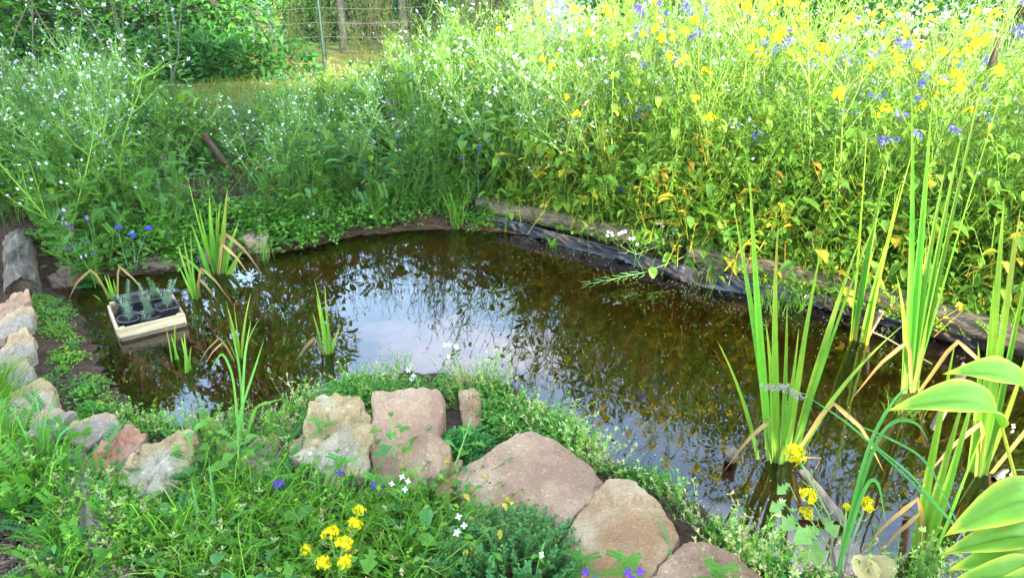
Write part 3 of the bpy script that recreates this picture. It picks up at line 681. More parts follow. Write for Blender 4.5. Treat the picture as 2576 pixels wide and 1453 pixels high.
# ------------------------------------------------------------------ stones round the pond
STONES = []
def on_stone(x, y):
    for P in STONES:
        ins = False
        for a, b_ in zip(P, np.roll(P, -1, 0)):
            if (a[1] > y) != (b_[1] > y) and x < a[0]+(y-a[1])/(b_[1]-a[1])*(b_[0]-a[0]): ins = not ins
        if ins: return True
    return False
def stone(name, label, px, zt, mat, seed, drop=.16, tilt=(0, 0), rough=1.0, group=None, dome=.006):
    P = np.array([at(*q, zt)[:2] for q in px]); c_ = P.mean(0); P = c_+(P-c_)*1.06
    STONES.append(c_+(P-c_)*1.02)
    P = np.roll(P, -int(np.argmin(np.arctan2(P[:, 1]-c_[1], P[:, 0]-c_[0]))), 0)
    n = 84; seg = np.linalg.norm(np.roll(P, -1, 0)-P, axis=1); cum = np.concatenate([[0], np.cumsum(seg)]); tt = np.linspace(0, cum[-1], n, endpoint=False)
    Pc = np.vstack([P, P[:1]]); O = np.stack([np.interp(tt, cum, Pc[:, 0]), np.interp(tt, cum, Pc[:, 1])], 1)
    O = .86*O + .07*np.roll(O, 1, 0) + .07*np.roll(O, -1, 0)
    size = float(np.sqrt(np.ptp(P[:, 0])*np.ptp(P[:, 1])))
    rings = [(.10, 1), (.22, 1), (.34, 1), (.46, 1), (.58, 1), (.69, 1), (.79, 1), (.88, 1), (.95, .995), (.982, .98), (.998, .93), (1.006, .78), (1.01, .55), (1.008, .3), (1.0, 0), (.95, -.3)]
    V = [(*c_, zt)]
    for s_, hz in rings:
        for q in O:
            x, y = c_ + (q-c_)*s_
            z = zt + dome*(1-s_*s_) + tilt[0]*(x-c_[0]) + tilt[1]*(y-c_[1]) - (1-hz)*drop
            V.append((x, y, z))
    V = np.array(V); off = Vector((seed*7.3, seed*3.1, seed*1.7))
    amp = rough*min(.022, .08*size)
    for i, v in enumerate(V):
        q = Vector(v)
        a = noise.fractal(q*6/max(size*2.2, .25)+off, 1.0, 2.0, 4)
        b_ = noise.fractal(q*26+off, 1.0, 2.0, 3)
        r_ = v[:2]-c_; ln = np.linalg.norm(r_)+1e-6; edge = min(1, ln/(size*.45))
        chip = noise.cell(q*9/max(size*2, .3)+off)-.5
        fac = noise.cell(q*5.5/max(size*2, .3)+off*1.3)-.5; V[i, 2] += amp*(.8*a + .35*b_ + .35*fac); V[i, :2] += r_/ln*edge*amp*(.3*a+.25*b_+.5*chip)
    f = [(0, 1+j, 1+(j+1) % n) for j in range(n)]
    g = G(); q4 = []
    for r_ in range(len(rings)-1):
        for j in range(n):
            k = (j+1) % n; q4.append((1+r_*n+j, 1+(r_+1)*n+j, 1+(r_+1)*n+k, 1+r_*n+k))
    F_ = np.vstack([np.hstack([np.array(f), np.full((n, 1), -1)]), np.array(q4)])
    ctr_ = np.array([*c_, zt-drop]); g.add(V-ctr_, F_, (.5, .4, .3))
    o = link(name, mesh_of(g, mat, smooth=False)); o.location = ctr_
    return tag(o, label, 'stone', group)
stone('stone', 'large smooth pink slab with a brown patch at the pond edge', [(1160, 1190), (1185, 1165), (1240, 1140), (1300, 1103), (1330, 1095), (1395, 1112), (1440, 1140), (1480, 1170), (1515, 1208), (1500, 1235), (1415, 1305), (1395, 1335), (1250, 1345), (1165, 1270), (1150, 1210)], .10, M_PINK, 1, .16, (0, .10), .55)
stone('stone', 'big orange brown slab next to the smooth pink slab', [(1522, 1217), (1555, 1207), (1600, 1217), (1660, 1265), (1712, 1340), (1700, 1362), (1640, 1425), (1590, 1480), (1440, 1470), (1420, 1350), (1470, 1272)], .10, M_ORANGE, 2, .15, (0, .05), .7)
stone('stone', 'reddish pink stone cut off by the bottom edge of the photo', [(1635, 1458), (1665, 1418), (1720, 1372), (1780, 1368), (1840, 1392), (1900, 1430), (1950, 1490), (1640, 1520)], .09, M_PINK, 3, .14, (0, .05), .8)
stone('stone', 'tall greyish pink block between the rough boulder and the chickweed clump', [(942, 1002), (975, 990), (1040, 987), (1098, 1000), (1116, 1030), (1100, 1090), (1130, 1120), (1125, 1160), (1080, 1185), (1040, 1205), (960, 1205), (937, 1150), (940, 1060)], .14, M_PINK, 4, .2, (0, .12), 1.0)
stone('stone', 'small tan wedge between the pink block and the pink slab', [(1085, 1190), (1130, 1162), (1163, 1152), (1155, 1200), (1130, 1245), (1100, 1250)], .10, M_ORANGE, 5, .14)
stone('stone', 'narrow rusty upright stone behind the chickweed clump', [(1155, 990), (1190, 980), (1212, 1003), (1208, 1060), (1165, 1072)], .07, M_ORANGE, 6, .12, (0, .1))
stone('stone', 'rough tan boulder with a pitted face at the centre of the near bank', [(800, 1022), (850, 1010), (905, 1017), (935, 1037), (930, 1100), (922, 1160), (880, 1188), (820, 1175), (752, 1140), (765, 1075)], .16, M_YELLOW, 7, .24, (0, .22), 1.5)
stone('stone', 'low tan boulder leaning on the rough tan boulder', [(735, 1105), (775, 1085), (800, 1110), (808, 1150), (770, 1172), (722, 1155)], .11, M_BEIGE, 8, .16)
stone('stone', 'small grey beige stone left of the low tan boulder', [(640, 1102), (698, 1092), (703, 1150), (660, 1185), (612, 1175), (600, 1132)], .10, M_BEIGE, 9, .15)
stone('stone', 'small red stone half hidden by weeds on the near bank', [(545, 1105), (585, 1092), (605, 1110), (600, 1150), (560, 1160), (540, 1140)], .08, M_RED, 10, .13)
stone('stone', 'large yellow stone with white patches on the near bank', [(380, 1098), (440, 1084), (490, 1082), (497, 1112), (480, 1160), (440, 1200), (400, 1225), (340, 1227), (302, 1207), (290, 1180), (320, 1150), (360, 1120)], .14, M_YELLOW, 11, .2, (0, .12), 1.3)
stone('stone', 'red orange stone tucked beside the large yellow stone', [(300, 1082), (322, 1067), (365, 1090), (350, 1120), (292, 1185), (245, 1172), (232, 1142), (260, 1110)], .12, M_RED, 12, .17, (0, .1))
stone('stone', 'flat pale beige stone left of the red orange stone', [(195, 1052), (240, 1040), (295, 1037), (302, 1065), (262, 1090), (217, 1120), (182, 1106), (157, 1072)], .12, M_BEIGE, 13, .17, (0, .08))
stone('stone', 'pale stone behind grass left of the flat beige stone', [(70, 1057), (110, 1028), (160, 1024), (197, 1040), (160, 1060), (150, 1090), (85, 1105)], .11, M_BEIGE, 14, .16)
stone('stone', 'beige stone low in the grass at the left border', [(15, 1125), (60, 1085), (110, 1080), (118, 1120), (70, 1155), (25, 1160)], .10, M_BEIGE, 15, .15)
stone('stone', 'rounded yellow stone second from the bottom in the left row', [(8, 1005), (60, 967), (100, 950), (130, 967), (138, 1010), (110, 1050), (50, 1065), (5, 1050)], .10, M_YELLOW, 16, .18, (0, .1), 1.2)
stone('stone', 'small pale stone between the yellow stone and the long pale stone', [(8, 962), (20, 927), (65, 902), (85, 922), (80, 952), (42, 972)], .09, M_BEIGE, 17, .16, (0, .12))
stone('stone', 'long pale stone in the middle of the left row', [(-15, 885), (25, 847), (65, 830), (85, 847), (86, 880), (42, 905), (-10, 925)], .095, M_BEIGE, 18, .17, (0, .12))
stone('stone', 'pale pointed stone near the top of the left row', [(-15, 812), (30, 787), (70, 768), (86, 782), (80, 815), (40, 836), (-15, 845)], .10, M_BEIGE, 19, .18, (0, .12))
stone('stone', 'pinkish stone at the top of the left row by the log end', [(-20, 775), (30, 747), (72, 732), (75, 760), (25, 795), (-20, 805)], .105, M_PINK, 20, .18, (0, .1))
stone('stone', 'dark grey stone in the far left corner of the pond', [(140, 680), (160, 668), (190, 665), (202, 676), (180, 688), (150, 690)], .07, M_GREY, 21, .12)
stone('stone', 'small brown stone in front of the dark corner stone', [(118, 694), (140, 686), (165, 690), (160, 702), (125, 704)], .045, M_GREY, 22, .1)
stone('stone', 'flat brown stone at the far waterline behind the crate', [(345, 650), (400, 638), (450, 637), (490, 645), (475, 655), (400, 661), (350, 660)], .035, M_GREY, 23, .08)
stone('stone', 'square beige stone at the far waterline right of the tall iris', [(603, 588), (620, 580), (665, 579), (676, 588), (668, 602), (622, 604)], .085, M_BEIGE, 24, .12, (0, .05))
stone('stone', 'brown stone just left of the square beige stone', [(563, 598), (582, 587), (600, 589), (604, 601), (588, 610), (562, 608)], .07, M_GREY, 25, .12, (0, .1))
stone('stone', 'brown stone hidden behind the iris blades at the waterline', [(488, 622), (520, 612), (545, 620), (540, 638), (500, 645)], .06, M_GREY, 26, .1)

# ------------------------------------------------------------------ logs
def log(name, label, a, b_, r0, r1, mat, seed, sag=0.0, hollow=False):
    a, b_ = Vector(a), Vector(b_); ln = (b_-a).length; n, m_ = 44, max(20, int(ln/.018))
    off = Vector((seed*3.3, seed, 0)); V = []
    for i in range(m_+1):
        t = i/m_; r = r0+(r1-r0)*t; oy = noise.noise(Vector((t*ln*2, seed, 0)))*.012; oz = noise.noise(Vector((t*ln*2, seed, 5)))*.010-sag*4*t*(1-t)
        for j in range(n):
            an = j/n*6.2832; q = Vector((t*ln*1.6, math.cos(an)*2.2, math.sin(an)*2.2))
            ridge = abs(noise.noise(Vector((t*ln*7, math.cos(an)*7.5, math.sin(an)*7.5))+off))
            k = r*(1+.10*noise.fractal(q+off, 1, 2, 3)+.42*(ridge-.2)); V.append((t*ln, oy+k*math.cos(an), oz+k*math.sin(an)))
    q4 = [(i*n+j, i*n+(j+1) % n, (i+1)*n+(j+1) % n, (i+1)*n+j) for i in range(m_) for j in range(n)]
    g = G(); g.add(V, q4, (.2, .16, .12))
    o = link(name, mesh_of(g, mat)); tag(o, label, 'log')
    o.location = a; o.rotation_euler = (b_-a).to_track_quat('X', 'Z').to_euler()
    for k, base in ((0, 0), (1, m_*n)):                       # cut ends
        ring = np.array(V[base:base+n]); cc = ring.mean(0); e = G(); inn = cc+(ring-cc)*.55; inn[:, 0] += (.05 if hollow else -.004)*(1 if k == 0 else -1); c2 = inn.mean(0)
        e.add(np.vstack([ring, inn, c2]), [(j, (j+1) % n, n+(j+1) % n, n+j) for j in range(n)]+[], (.3, .2, .1))
        e.add(np.vstack([inn, c2]), [(j, (j+1) % n, n) for j in range(n)], (.3, .2, .1))
        link('cut_end', mesh_of(e, M_TRUNK if hollow else M_PLANK, smooth=False), o)
    return o
log('log', 'dark bark log at the far end of the liner edge', at(1205, 512, .10), at(1720, 616, .10), .052, .050, M_BARK, 1, .01)
log('log', 'sunlit grey brown log in the middle of the liner edge', at(1735, 636, .10), at(2110, 720, .10), .056, .050, M_OLDBARK, 2)
log('log', 'shaded log behind the reeds at the right end of the liner edge', at(2125, 730, .095), at(2700, 888, .095), .052, .055, M_BARK, 3)
log('log', 'short dark hollow log standing out of the left bank toward the crate', at(58, 735, .07), at(48, 605, .12), .075, .07, M_BARK, 4, 0, True)
log('log', 'old furrowed log lying in the grass at the bottom left', at(185, 1165, .05), at(330, 1560, .05), .060, .068, M_OLDBARK, 5)

# ------------------------------------------------------------------ pond liner edge, folded along the right bank
def liner(name, label, wl, lg, zlow, zup, seed, dens=1.0):
    A = [at(x-4, y+9, -.02) for x, y in wl]; B = [at(x, y, zup) for x, y in lg]
    n = int(110*dens); m_ = 12; V = []
    def along(P, t):
        t *= len(P)-1; i = min(int(t), len(P)-2); return P[i].lerp(P[i+1], t-i)
    for i in range(n+1):
        t = i/n; a = along(A, t); b_ = along(B, t)
        w = sum(noise.noise(Vector((t*k*dens, seed*2.7, k)))*s_ for k, s_ in ((9, .5), (22, .35), (48, .16)))
        for j in range(m_+1):
            u = j/m_; q = a.lerp(b_, u); q.z = max(q.z, gz(q.x, q.y)+.014); bul = math.sin(u*math.pi)
            fold = w*.11*bul + noise.noise(Vector((t*30*dens+u*3, u*2.5, seed)))*.030*bul
            q = q + Vector((-.35, -.75, .75))*max(fold, -.012) + Vector((0, 0, .012*bul)); V.append(tuple(q))
    q4 = [(i*(m_+1)+j, (i+1)*(m_+1)+j, (i+1)*(m_+1)+j+1, i*(m_+1)+j+1) for i in range(n) for j in range(m_)]
    g = G(); g.add(V, q4, (.02, .02, .03)); o = link(name, mesh_of(g, M_LINER)); sd_ = o.modifiers.new('s', 'SOLIDIFY'); sd_.thickness = .002
    return tag(o, label, 'pond liner')
liner('pond_liner', 'crumpled dark pond liner between the far log and the water', [(1235, 570), (1330, 592), (1430, 622), (1560, 655), (1700, 702), (1780, 722)], [(1235, 540), (1330, 565), (1430, 593), (1560, 627), (1700, 660), (1780, 683)], 0, .075, 1)
liner('pond_liner', 'glossy blue black pond liner below the sunlit log', [(1760, 722), (1900, 742), (2030, 768), (2150, 800), (2300, 840), (2480, 885)], [(1760, 670), (1900, 699), (2030, 729), (2150, 762), (2300, 804), (2480, 852)], 0, .075, 2)
liner('pond_liner', 'strip of liner showing at the far left bank behind white flowers', [(690, 612), (740, 605), (800, 596), (850, 590)], [(690, 578), (740, 570), (800, 560), (850, 556)], 0, .06, 3, .6)

# ------------------------------------------------------------------ crate with pots
c0 = at(306, 858, 0); c1 = at(468, 818, 0); ux = Vector((c1.x-c0.x, c1.y-c0.y, 0)); CW = ux.length; ux.normalize(); uy = Vector((-ux.y, ux.x, 0)); CD = .34
crz = math.atan2(ux.y, ux.x)
cr_ = thing('wooden_crate', 'small floating wooden crate holding black plant pots', 'crate', c0+Vector((0, 0, -.035)), crz)
def bplank(name, c, size, parent, mat=M_CRATE, bev=.0025):
    g = G(); g.box((0, 0, 0), size, (.5, .4, .25)); me = mesh_of(g, mat, smooth=False); o = link(name, me, parent); o.location = c
    b_ = o.modifiers.new('b', 'BEVEL'); b_.width = bev; b_.segments = 2; return o
bplank('slat', (CW/2, 0, .075), (CW+.01, .012, .045), cr_); bplank('slat', (CW/2, .001, .028), (CW, .012, .046), cr_, M_WET)
bplank('slat', (CW/2, CD, .082), (CW*.6, .012, .04), cr_); bplank('slat', (CW/2, CD, .030), (CW, .012, .046), cr_)
for k, (ya, yb, zz) in enumerate(((.02, .16, .072), (.165, .30, .072), (.01, CD-.01, .03))):
    o = bplank('slat', (-.003, (ya+yb)/2, zz), (yb-ya, .012, .044), cr_, M_WET if k == 2 else M_CRATE); o.rotation_euler = (0, .02*(k-1), math.pi/2)
    o = bplank('slat', (CW+.003, (ya+yb)/2, zz-.016), (yb-ya, .012, .044), cr_); o.rotation_euler = (0, 0, math.pi/2)
for qx in (.016, CW-.016):
    for qy in (.018, CD-.018): bplank('corner_block', (qx, qy, .045), (.022, .022, .1), cr_)
bplank('base_board', (CW/2, CD/2, .004), (CW-.02, CD-.02, .006), cr_)
def cw(x, y, z): return c0 + ux*x + uy*y + Vector((0, 0, z-.035))
def pot(label, x, y, z, r, h, square):
    o = thing('plant_pot', label, 'plant pot', cw(x, y, z), crz+(.04 if square else 0), 'black pots in the crate')
    prof = [(.74, .0), (.96, h*.86), (.97, h*.87), (1.06, h*.87), (1.06, h), (.98, h), (.93, h*.78)]
    n = 32; V = []
    for rr, zz in prof:
        for j in range(n):
            a = j/n*6.2832; ca, sa = math.cos(a), math.sin(a)
            if square: e = .22; ca, sa = math.copysign(abs(ca)**e, ca), math.copysign(abs(sa)**e, sa)
            V.append((rr*r*ca, rr*r*sa, zz))
    g = G(); g.add(V, [(i*n+j, i*n+(j+1) % n, (i+1)*n+(j+1) % n, (i+1)*n+j) for i in range(len(prof)-1) for j in range(n)], (.02, .02, .02)); link('pot_wall', mesh_of(g, M_POT), o)
    s_ = G(); rings = []
    for k in range(6):
        for j in range(n):
            a = j/n*6.2832; ca, sa = math.cos(a), math.sin(a)
            if square: ca, sa = math.copysign(abs(ca)**.22, ca), math.copysign(abs(sa)**.22, sa)
            rings.append((.94*r*k/5*ca, .94*r*k/5*sa, h*.82+rnd.gauss(0, .0025)))
    s_.add(rings, [(i*n+j, i*n+(j+1) % n, (i+1)*n+(j+1) % n, (i+1)*n+j) for i in range(5) for j in range(n)], (.03, .02, .015)); link('soil', mesh_of(s_, M_SOIL), o)
pot('round black pot at the front left of the crate', .060, .085, .012, .052, .095, False)
pot('round black pot in the middle of the crate front', .145, .080, .010, .052, .09, False)
pot('square black pot at the front right corner of the crate', .222, .085, .022, .045, .10, True)
pot('square black pot at the back left of the crate', .085, .245, .03, .058, .10, True)
pot('round black pot at the back right of the crate', .20, .235, .03, .055, .095, False)
SILV = V3([.23, .32, .25])
def curry(label, x, y, z, sprigs, col=SILV):
    o = thing('curry_plant', label, 'herb', cw(x, y, z), 0, 'silvery herbs in the crate')
    rg = random.Random(int(x*1000)); 
    for (dx, dy, h) in sprigs:
        g = G(); P, d = wander((rg.gauss(0, .006), rg.gauss(0, .006), 0), V3([dx, dy, 1.]), 6, h, .05, .03, rg); g.tube(P, .0018, .001, col*.9, 4)
        for k in range(int(h*420)):
            t = .12+.88*k/(h*420); i = min(int(t*6), 5); oo = P[i]+(P[i+1]-P[i])*(t*6-i); az = k*2.4
            g.diam(oo, unit(az, .35+.5*t), V3([0, 0, 1.]), .027*(1.15-.5*t), .0040, col*rg.uniform(.8, 1.2))
        link('sprig', mesh_of(g, LEAF), o)
curry('tall silvery herb in the front left pot of the crate', .060, .085, .085, [(.02, .05, .19), (-.12, .0, .12), (.1, -.1, .10), (-.05, .1, .13)])
curry('silvery herb leaning left in the middle pot of the crate', .145, .085, .08, [(-.28, .05, .17), (.0, .1, .13), (.15, .0, .11), (-.1, -.1, .12)])
curry('short silvery herb hanging at the front slat of the crate', .118, .045, .05, [(0, 0, .085), (-.3, -.1, .05), (.3, 0, .05)])
curry('silvery herb with three leaning sprigs in the square front pot', .222, .09, .10, [(.35, .0, .16), (.45, .1, .15), (-.12, .0, .11), (.05, .1, .09)])
curry('small green herb in the back right pot of the crate', .20, .235, .105, [(-.35, .05, .10), (-.15, .05, .08), (.1, 0, .05)], V3([.16, .30, .13]))

def spot0(px, py): p_ = at(px, py, .04); return (p_.x, p_.y, max(gz(p_.x, p_.y), .0))
# ------------------------------------------------------------------ reeds, irises, rushes in the water
RG, RT, RB = V3([.10, .30, .035]), V3([.26, .38, .05]), V3([.34, .42, .13])
def clump(name, label, cat, base_px, tips, w, Yoff=(-.12, .15), curve=.18, col=RG, tipc=RT, basec=RB, zb=-.12, group=None, seed=0):
    """strap-leaved clump; a tip is (px, py[, bend px])"""
    rg = random.Random(seed+int(base_px[0])); b0 = at(*base_px, 0)
    o = thing(name, label, cat, (b0.x, b0.y, 0), 0, group)
    for k, tp in enumerate(tips):
        Y = b0.y + rg.uniform(*Yoff); tip = aty(tp[0], tp[1], Y)
        bx = b0 + Vector((rg.uniform(-.02, .02)+(tip.x-b0.x)*.06, rg.uniform(-.02, .02), zb))
        mid = bx.lerp(tip, .5); mid.x = bx.x + (tip.x-bx.x)*(.5-curve); mid.z += (tip.z-bx.z)*.08
        if len(tp) > 2: mid = aty(tp[2], tp[3], (b0.y+Y)/2)
        g = G(); c_ = col*rg.uniform(.75, 1.3)*V3([rg.uniform(.7, 1.6), 1, 1])
        tc_ = V3([.42, .30, .08]) if rg.random() < .08 else tipc
        g.blade([tuple(p-b0) for p in (bx, mid, tip)], w*rg.uniform(.55, .92), c_, tc_, basec, up=(rg.gauss(0, .7), -1, .25), n=16, taper=1.7, fold=.34)
        link('blade', mesh_of(g, BLADE), o)
    if len(tips) > 4:                                       # last year's leaves, brown and bent over
        for q in range(2):
            sx_ = rg.choice((-1, 1)); ln = w*rg.uniform(7, 13); g = G()
            g.blade([(0, 0, -.05), (sx_*ln*.25, -.02, ln*.7), (sx_*ln*.55, -.05, ln*.45), (sx_*ln*.8, -.07, .01)], w*.5, V3([.34, .22, .09])*rg.uniform(.7, 1.2), V3([.28, .16, .06]), V3([.30, .28, .08]), up=(0, -1, .4), n=12, taper=2)
            dl = link('dead_blade', mesh_of(g, BLADE), o); dl['label'] = 'brown bent dead blade'
    return o
clump('cattail', 'large fresh green cattail fan in the open water at the right', 'cattail', (1978, 1160), [(1885, 420, 1900, 760), (1843, 503, 1905, 860), (1959, 551, 1935, 800), (1980, 749, 1975, 960), (2073, 589, 2005, 880), (2230, 485, 2060, 900), (2168, 589, 2050, 900), (2288, 804, 2060, 985), (2010, 820, 1990, 980), (1925, 800, 1950, 980)], .030)
clump('cattail', 'single slanting cattail leaf left of the large cattail fan', 'cattail', (1928, 1150), [(1803, 855, 1880, 1000)], .02)
clump('cattail', 'pair of yellow based cattail shoots by the broken reed', 'cattail', (2145, 857), [(2182, 308, 2160, 620), (2237, 398, 2170, 640), (2215, 500, 2175, 690), (2200, 620, 2160, 740)], .030, (-.05, .1), basec=V3([.55, .48, .06]))
clump('cattail', 'yellow based cattail shoot right of the paired shoots', 'cattail', (2174, 866), [(2270, 447, 2205, 680), (2310, 330, 2210, 660), (2245, 560, 2200, 720)], .028, (-.05, .1), basec=V3([.6, .46, .05]))
clump('cattail', 'tall cattail fan reaching high in front of the mustard', 'cattail', (2300, 985), [(2291, 170, 2305, 600), (2381, 405, 2320, 720), (2424, 315, 2340, 700), (2480, 166, 2370, 640), (2525, 213, 2370, 700), (2330, 620, 2310, 800), (2255, 690, 2290, 850), (2345, 250, 2320, 620)], .034, (-.1, .2))
clump('cattail', 'thick cattail fan rising at the right border of the pond', 'cattail', (2478, 1190), [(2527, 482, 2500, 840), (2568, 517, 2520, 860), (2554, 561, 2515, 880), (2500, 700, 2485, 950), (2600, 600, 2540, 900), (2460, 860, 2472, 1020), (2620, 760, 2560, 980)], .034, (-.08, .1))
clump('cattail', 'cattail shoots at the bottom right between grass and hosta', 'cattail', (2330, 1390), [(2405, 849, 2350, 1120), (2440, 950, 2370, 1180), (2465, 935, 2400, 1180), (2357, 1075, 2335, 1230), (2490, 1040, 2410, 1230)], .026, (-.05, .1))
clump('water_iris', 'tall iris clump at the left back of the pond', 'iris', (545, 688), [(472, 445, 505, 590), (527, 490, 525, 600), (573, 470, 560, 590), (555, 510, 540, 610), (600, 560, 570, 640), (500, 520, 520, 610), (480, 560, 515, 640), (545, 520, 545, 610), (612, 630, 585, 660), (440, 630, 500, 665)], .036, (-.06, .08))
clump('water_iris', 'slender iris shoots in front of the tall iris clump', 'iris', (492, 750), [(447, 610, 465, 680), (460, 590, 475, 680), (480, 575, 482, 670), (448, 665, 470, 715), (500, 690, 499, 720)], .024, (-.04, .05))
clump('water_iris', 'small iris tuft standing behind the crate', 'iris', (290, 752), [(238, 680, 262, 720), (262, 690, 275, 720), (270, 685, 280, 720), (285, 700, 287, 730), (232, 740, 260, 748)], .022, (-.03, .04), col=V3([.14, .36, .03]))
for k, (bp_, tips, lb) in enumerate([((822, 890), [(817, 715, 820, 800), (795, 740, 812, 820), (785, 785, 812, 850), (858, 815, 835, 860), (790, 700, 815, 790)], 'yellow green reed shoot alone in the sky reflection'),
        ((598, 905), [(632, 735, 612, 810), (570, 765, 592, 830), (588, 760, 598, 830), (565, 840, 590, 880), (655, 800, 615, 850)], 'tall reed shoot at the left of the sky reflection'),
        ((440, 905), [(415, 815, 430, 860), (440, 800, 440, 850), (430, 840, 436, 870)], 'thin reed shoot in front of the crate'),
        ((472, 935), [(455, 845, 466, 890), (482, 868, 476, 900), (462, 830, 470, 880)], 'second thin reed shoot in front of the crate')]):
    clump('reed_shoot', lb, 'reed', bp_, tips, .016, (-.04, .05), col=V3([.16, .34, .04]), tipc=V3([.34, .42, .06]), basec=V3([.2, .25, .05]))
def rush(label, px, n, h, rad, col=V3([.09, .26, .03]), w=.0035, spread=.35, z=-.02, seed=0):
    b0 = at(*px, max(z, 0)); o = thing('rush_tuft', label, 'rush', (b0.x, b0.y, z)); g = g_grass(random.Random(seed+int(px[0])), n, h, rad, w, ((col, 3), (LIME, 1)), spread)
    link('stalks', mesh_of(g, BLADE), o); return o
rush('tall upright rush tuft at the middle of the far waterline', (1150, 572), 46, .42, .03, spread=.25)
rush('thin rush tuft left of the tall rush at the far waterline', (958, 572), 22, .40, .02, spread=.25)
rush('thin rush tuft beside the square beige stone', (668, 652), 22, .30, .02, spread=.2)
rush('few thin stalks under the hanging white flowers', (768, 620), 10, .26, .02, spread=.4)
rush('short grass tuft left of the crumpled liner', (1238, 572), 34, .13, .02, V3([.08, .30, .02]), .003, .3)
rush('single rush stalks standing by the crumpled liner', (1272, 585), 7, .42, .006, spread=.12)
rush('bright short grass tuft floating below the crumpled liner', (1392, 616), 26, .12, .02, V3([.10, .30, .03]), .0035, .9)
rush('olive grass tussock on the liner below the log joint', (1772, 715), 70, .17, .03, V3([.20, .26, .06]), .0025, .9, z=.0)
rush('dark green grass tussock below the sunlit log', (1948, 775), 60, .17, .035, V3([.06, .22, .03]), .003, 1.0, z=.0)
rush('second grass tussock just right of the dark green one', (2000, 772), 40, .17, .03, V3([.09, .28, .03]), .003, 1.0, z=.0)
rush('wispy grass tuft at the left waterline by the stones', (155, 850), 34, .16, .03, V3([.12, .28, .05]), .003, 1.0, z=.02)
rush('drooping grass tuft in the water behind the hosta', (2280, 1040), 40, .14, .03, V3([.14, .28, .05]), .002, 1.2)

# broken stems and stakes standing in the water
def stake(name, label, cat, a, b_, r0, r1, mat, n=12):
    g = G(); a, b_ = Vector(a), Vector(b_); P = [a.lerp(b_, i/9) for i in range(10)]; base = P[0].copy()
    g.tube([p-base for p in P], r0, r1, (.4, .33, .27), n)
    V = g.V[0]; 
    for i in range(len(V)): V[i] += V3([1, 1, .0])*noise.noise(Vector(V[i])*60)*r0*.35
    top = np.array(V[-n:]); cc = top.mean(0); top2 = top.copy(); d = V3(tuple((b_-a).normalized()))
    for j in range(n): top2[j] += d*r1*rnd.uniform(-.5, .9)
    V[-n:] = top2; g.add(np.vstack([top2, cc-d*r1*.5]), [(j, (j+1) % n, n) for j in range(n)], (.3, .25, .2))
    o = link(name, mesh_of(g, mat)); o.location = base; return tag(o, label, cat)
stake('stump_post', 'short weathered post stub poking out of dark water', 'post', at(1836, 1172, -.10), at(1836, 1172, 0)+Vector((0, .0, .055)), .022, .021, M_DRIFT)
stake('driftwood_stake', 'pale split stake leaning over the water behind the mustard stalk', 'stake', aty(2130, 1320, 1.72), aty(2018, 1180, 1.85), .014, .013, M_DRIFT)
stake('broken_reed', 'pale broken reed stub beside the yellow cattail shoots', 'reed stub', at(2180, 850, 0), aty(2218, 782, 2.86), .011, .012, M_DRIFT, 8)
stake('broken_reed', 'thick broken reed pointing up behind the hosta leaf', 'reed stub', aty(2350, 1075, 1.95), aty(2430, 920, 1.9), .013, .014, M_DRIFT, 8)
stake('broken_reed', 'small tan reed piece above the water near the hosta', 'reed stub', at(2500, 1205, 0), aty(2528, 1185, 1.98), .010, .010, M_DRIFT, 8)
def straw(label, pts, r, col):
    g = G(); b0 = pts[0]; g.tube([p-b0 for p in pts], r, r*.5, col, 5); o = link('dry_stalk', mesh_of(g, STEM)); o.location = b0; tag(o, label, 'stalk')
straw('dry bent stalk hanging from the broken reed stub', [aty(2185, 830, 2.85), aty(2230, 850, 2.8), aty(2345, 915, 2.6)], .004, STRAW)
straw('orange dry leaf stalk lying behind the yellow mustard head', [aty(2020, 1150, 2.0), aty(2065, 1152, 1.98), aty(2050, 1180, 1.97)], .004, V3([.45, .22, .08]))
stake('leaning_plank', 'dark brown stick leaning out of the vetch at the far left', 'plank', aty(606, 462, 4.9), aty(512, 338, 4.9), .022, .020, M_PLANK, 6)

stake('leaning_pole', 'dark slanting pole among the mustard at the top right', 'pole', aty(2440, 360, 4.3), aty(2528, 40, 4.3), .020, .016, M_TRUNK, 8)
stamp(p_vetch(random.Random(321), .42, 2.5, .10), 'purple_vetch', 'bushy purple flowered vetch hanging over the water behind the crate', 'wildflower', spot0(262, 672), .6)
stamp(p_vetch(random.Random(322), .34, 2.0, .08), 'purple_vetch', 'low vetch between the dark corner stones and the bushy vetch', 'wildflower', spot0(215, 685), 2.1)
stamp(p_cornflower(random.Random(323), .30), 'cornflower', 'bright blue cornflower beside the bushy vetch behind the crate', 'wildflower', spot0(330, 668), 1.0)
# duckweed and petals on the water
g = G(); pts = []
rg = random.Random(31)
while len(pts) < 900:
    a = rg.random(); x, y = at(rg.uniform(1250, 2250), rg.uniform(585, 900), .004)[:2]
    sd = sd1(x, y)
    if -.6 < sd < -.02 and rg.random() < math.exp(sd*5.5) and (noise.noise(Vector((x*5, y*5, 0))) > -.05 or rg.random() < .25): pts.append((x, y, .004))
while len(pts) < 1220:
    x, y = at(rg.uniform(120, 2500), rg.uniform(590, 1400), .004)[:2]
    if sd1(x, y) < -.03: pts.append((x, y, .004))
P_ = V3(pts); az = R.uniform(0, 6.28, len(P_)); D = np.stack([np.cos(az), np.sin(az), az*0+.02], 1)
g.leaves(P_, D, (0, 0, 1), R.uniform(.004, .009, len(P_)), R.uniform(.004, .007, len(P_)), R.uniform(.7, 1.2, (len(P_), 1))*V3([.40, .44, .22]), 'small', 0, 0)
stuff('duckweed', g, LEAF, 'specks of duckweed and fallen petals floating along the right bank')

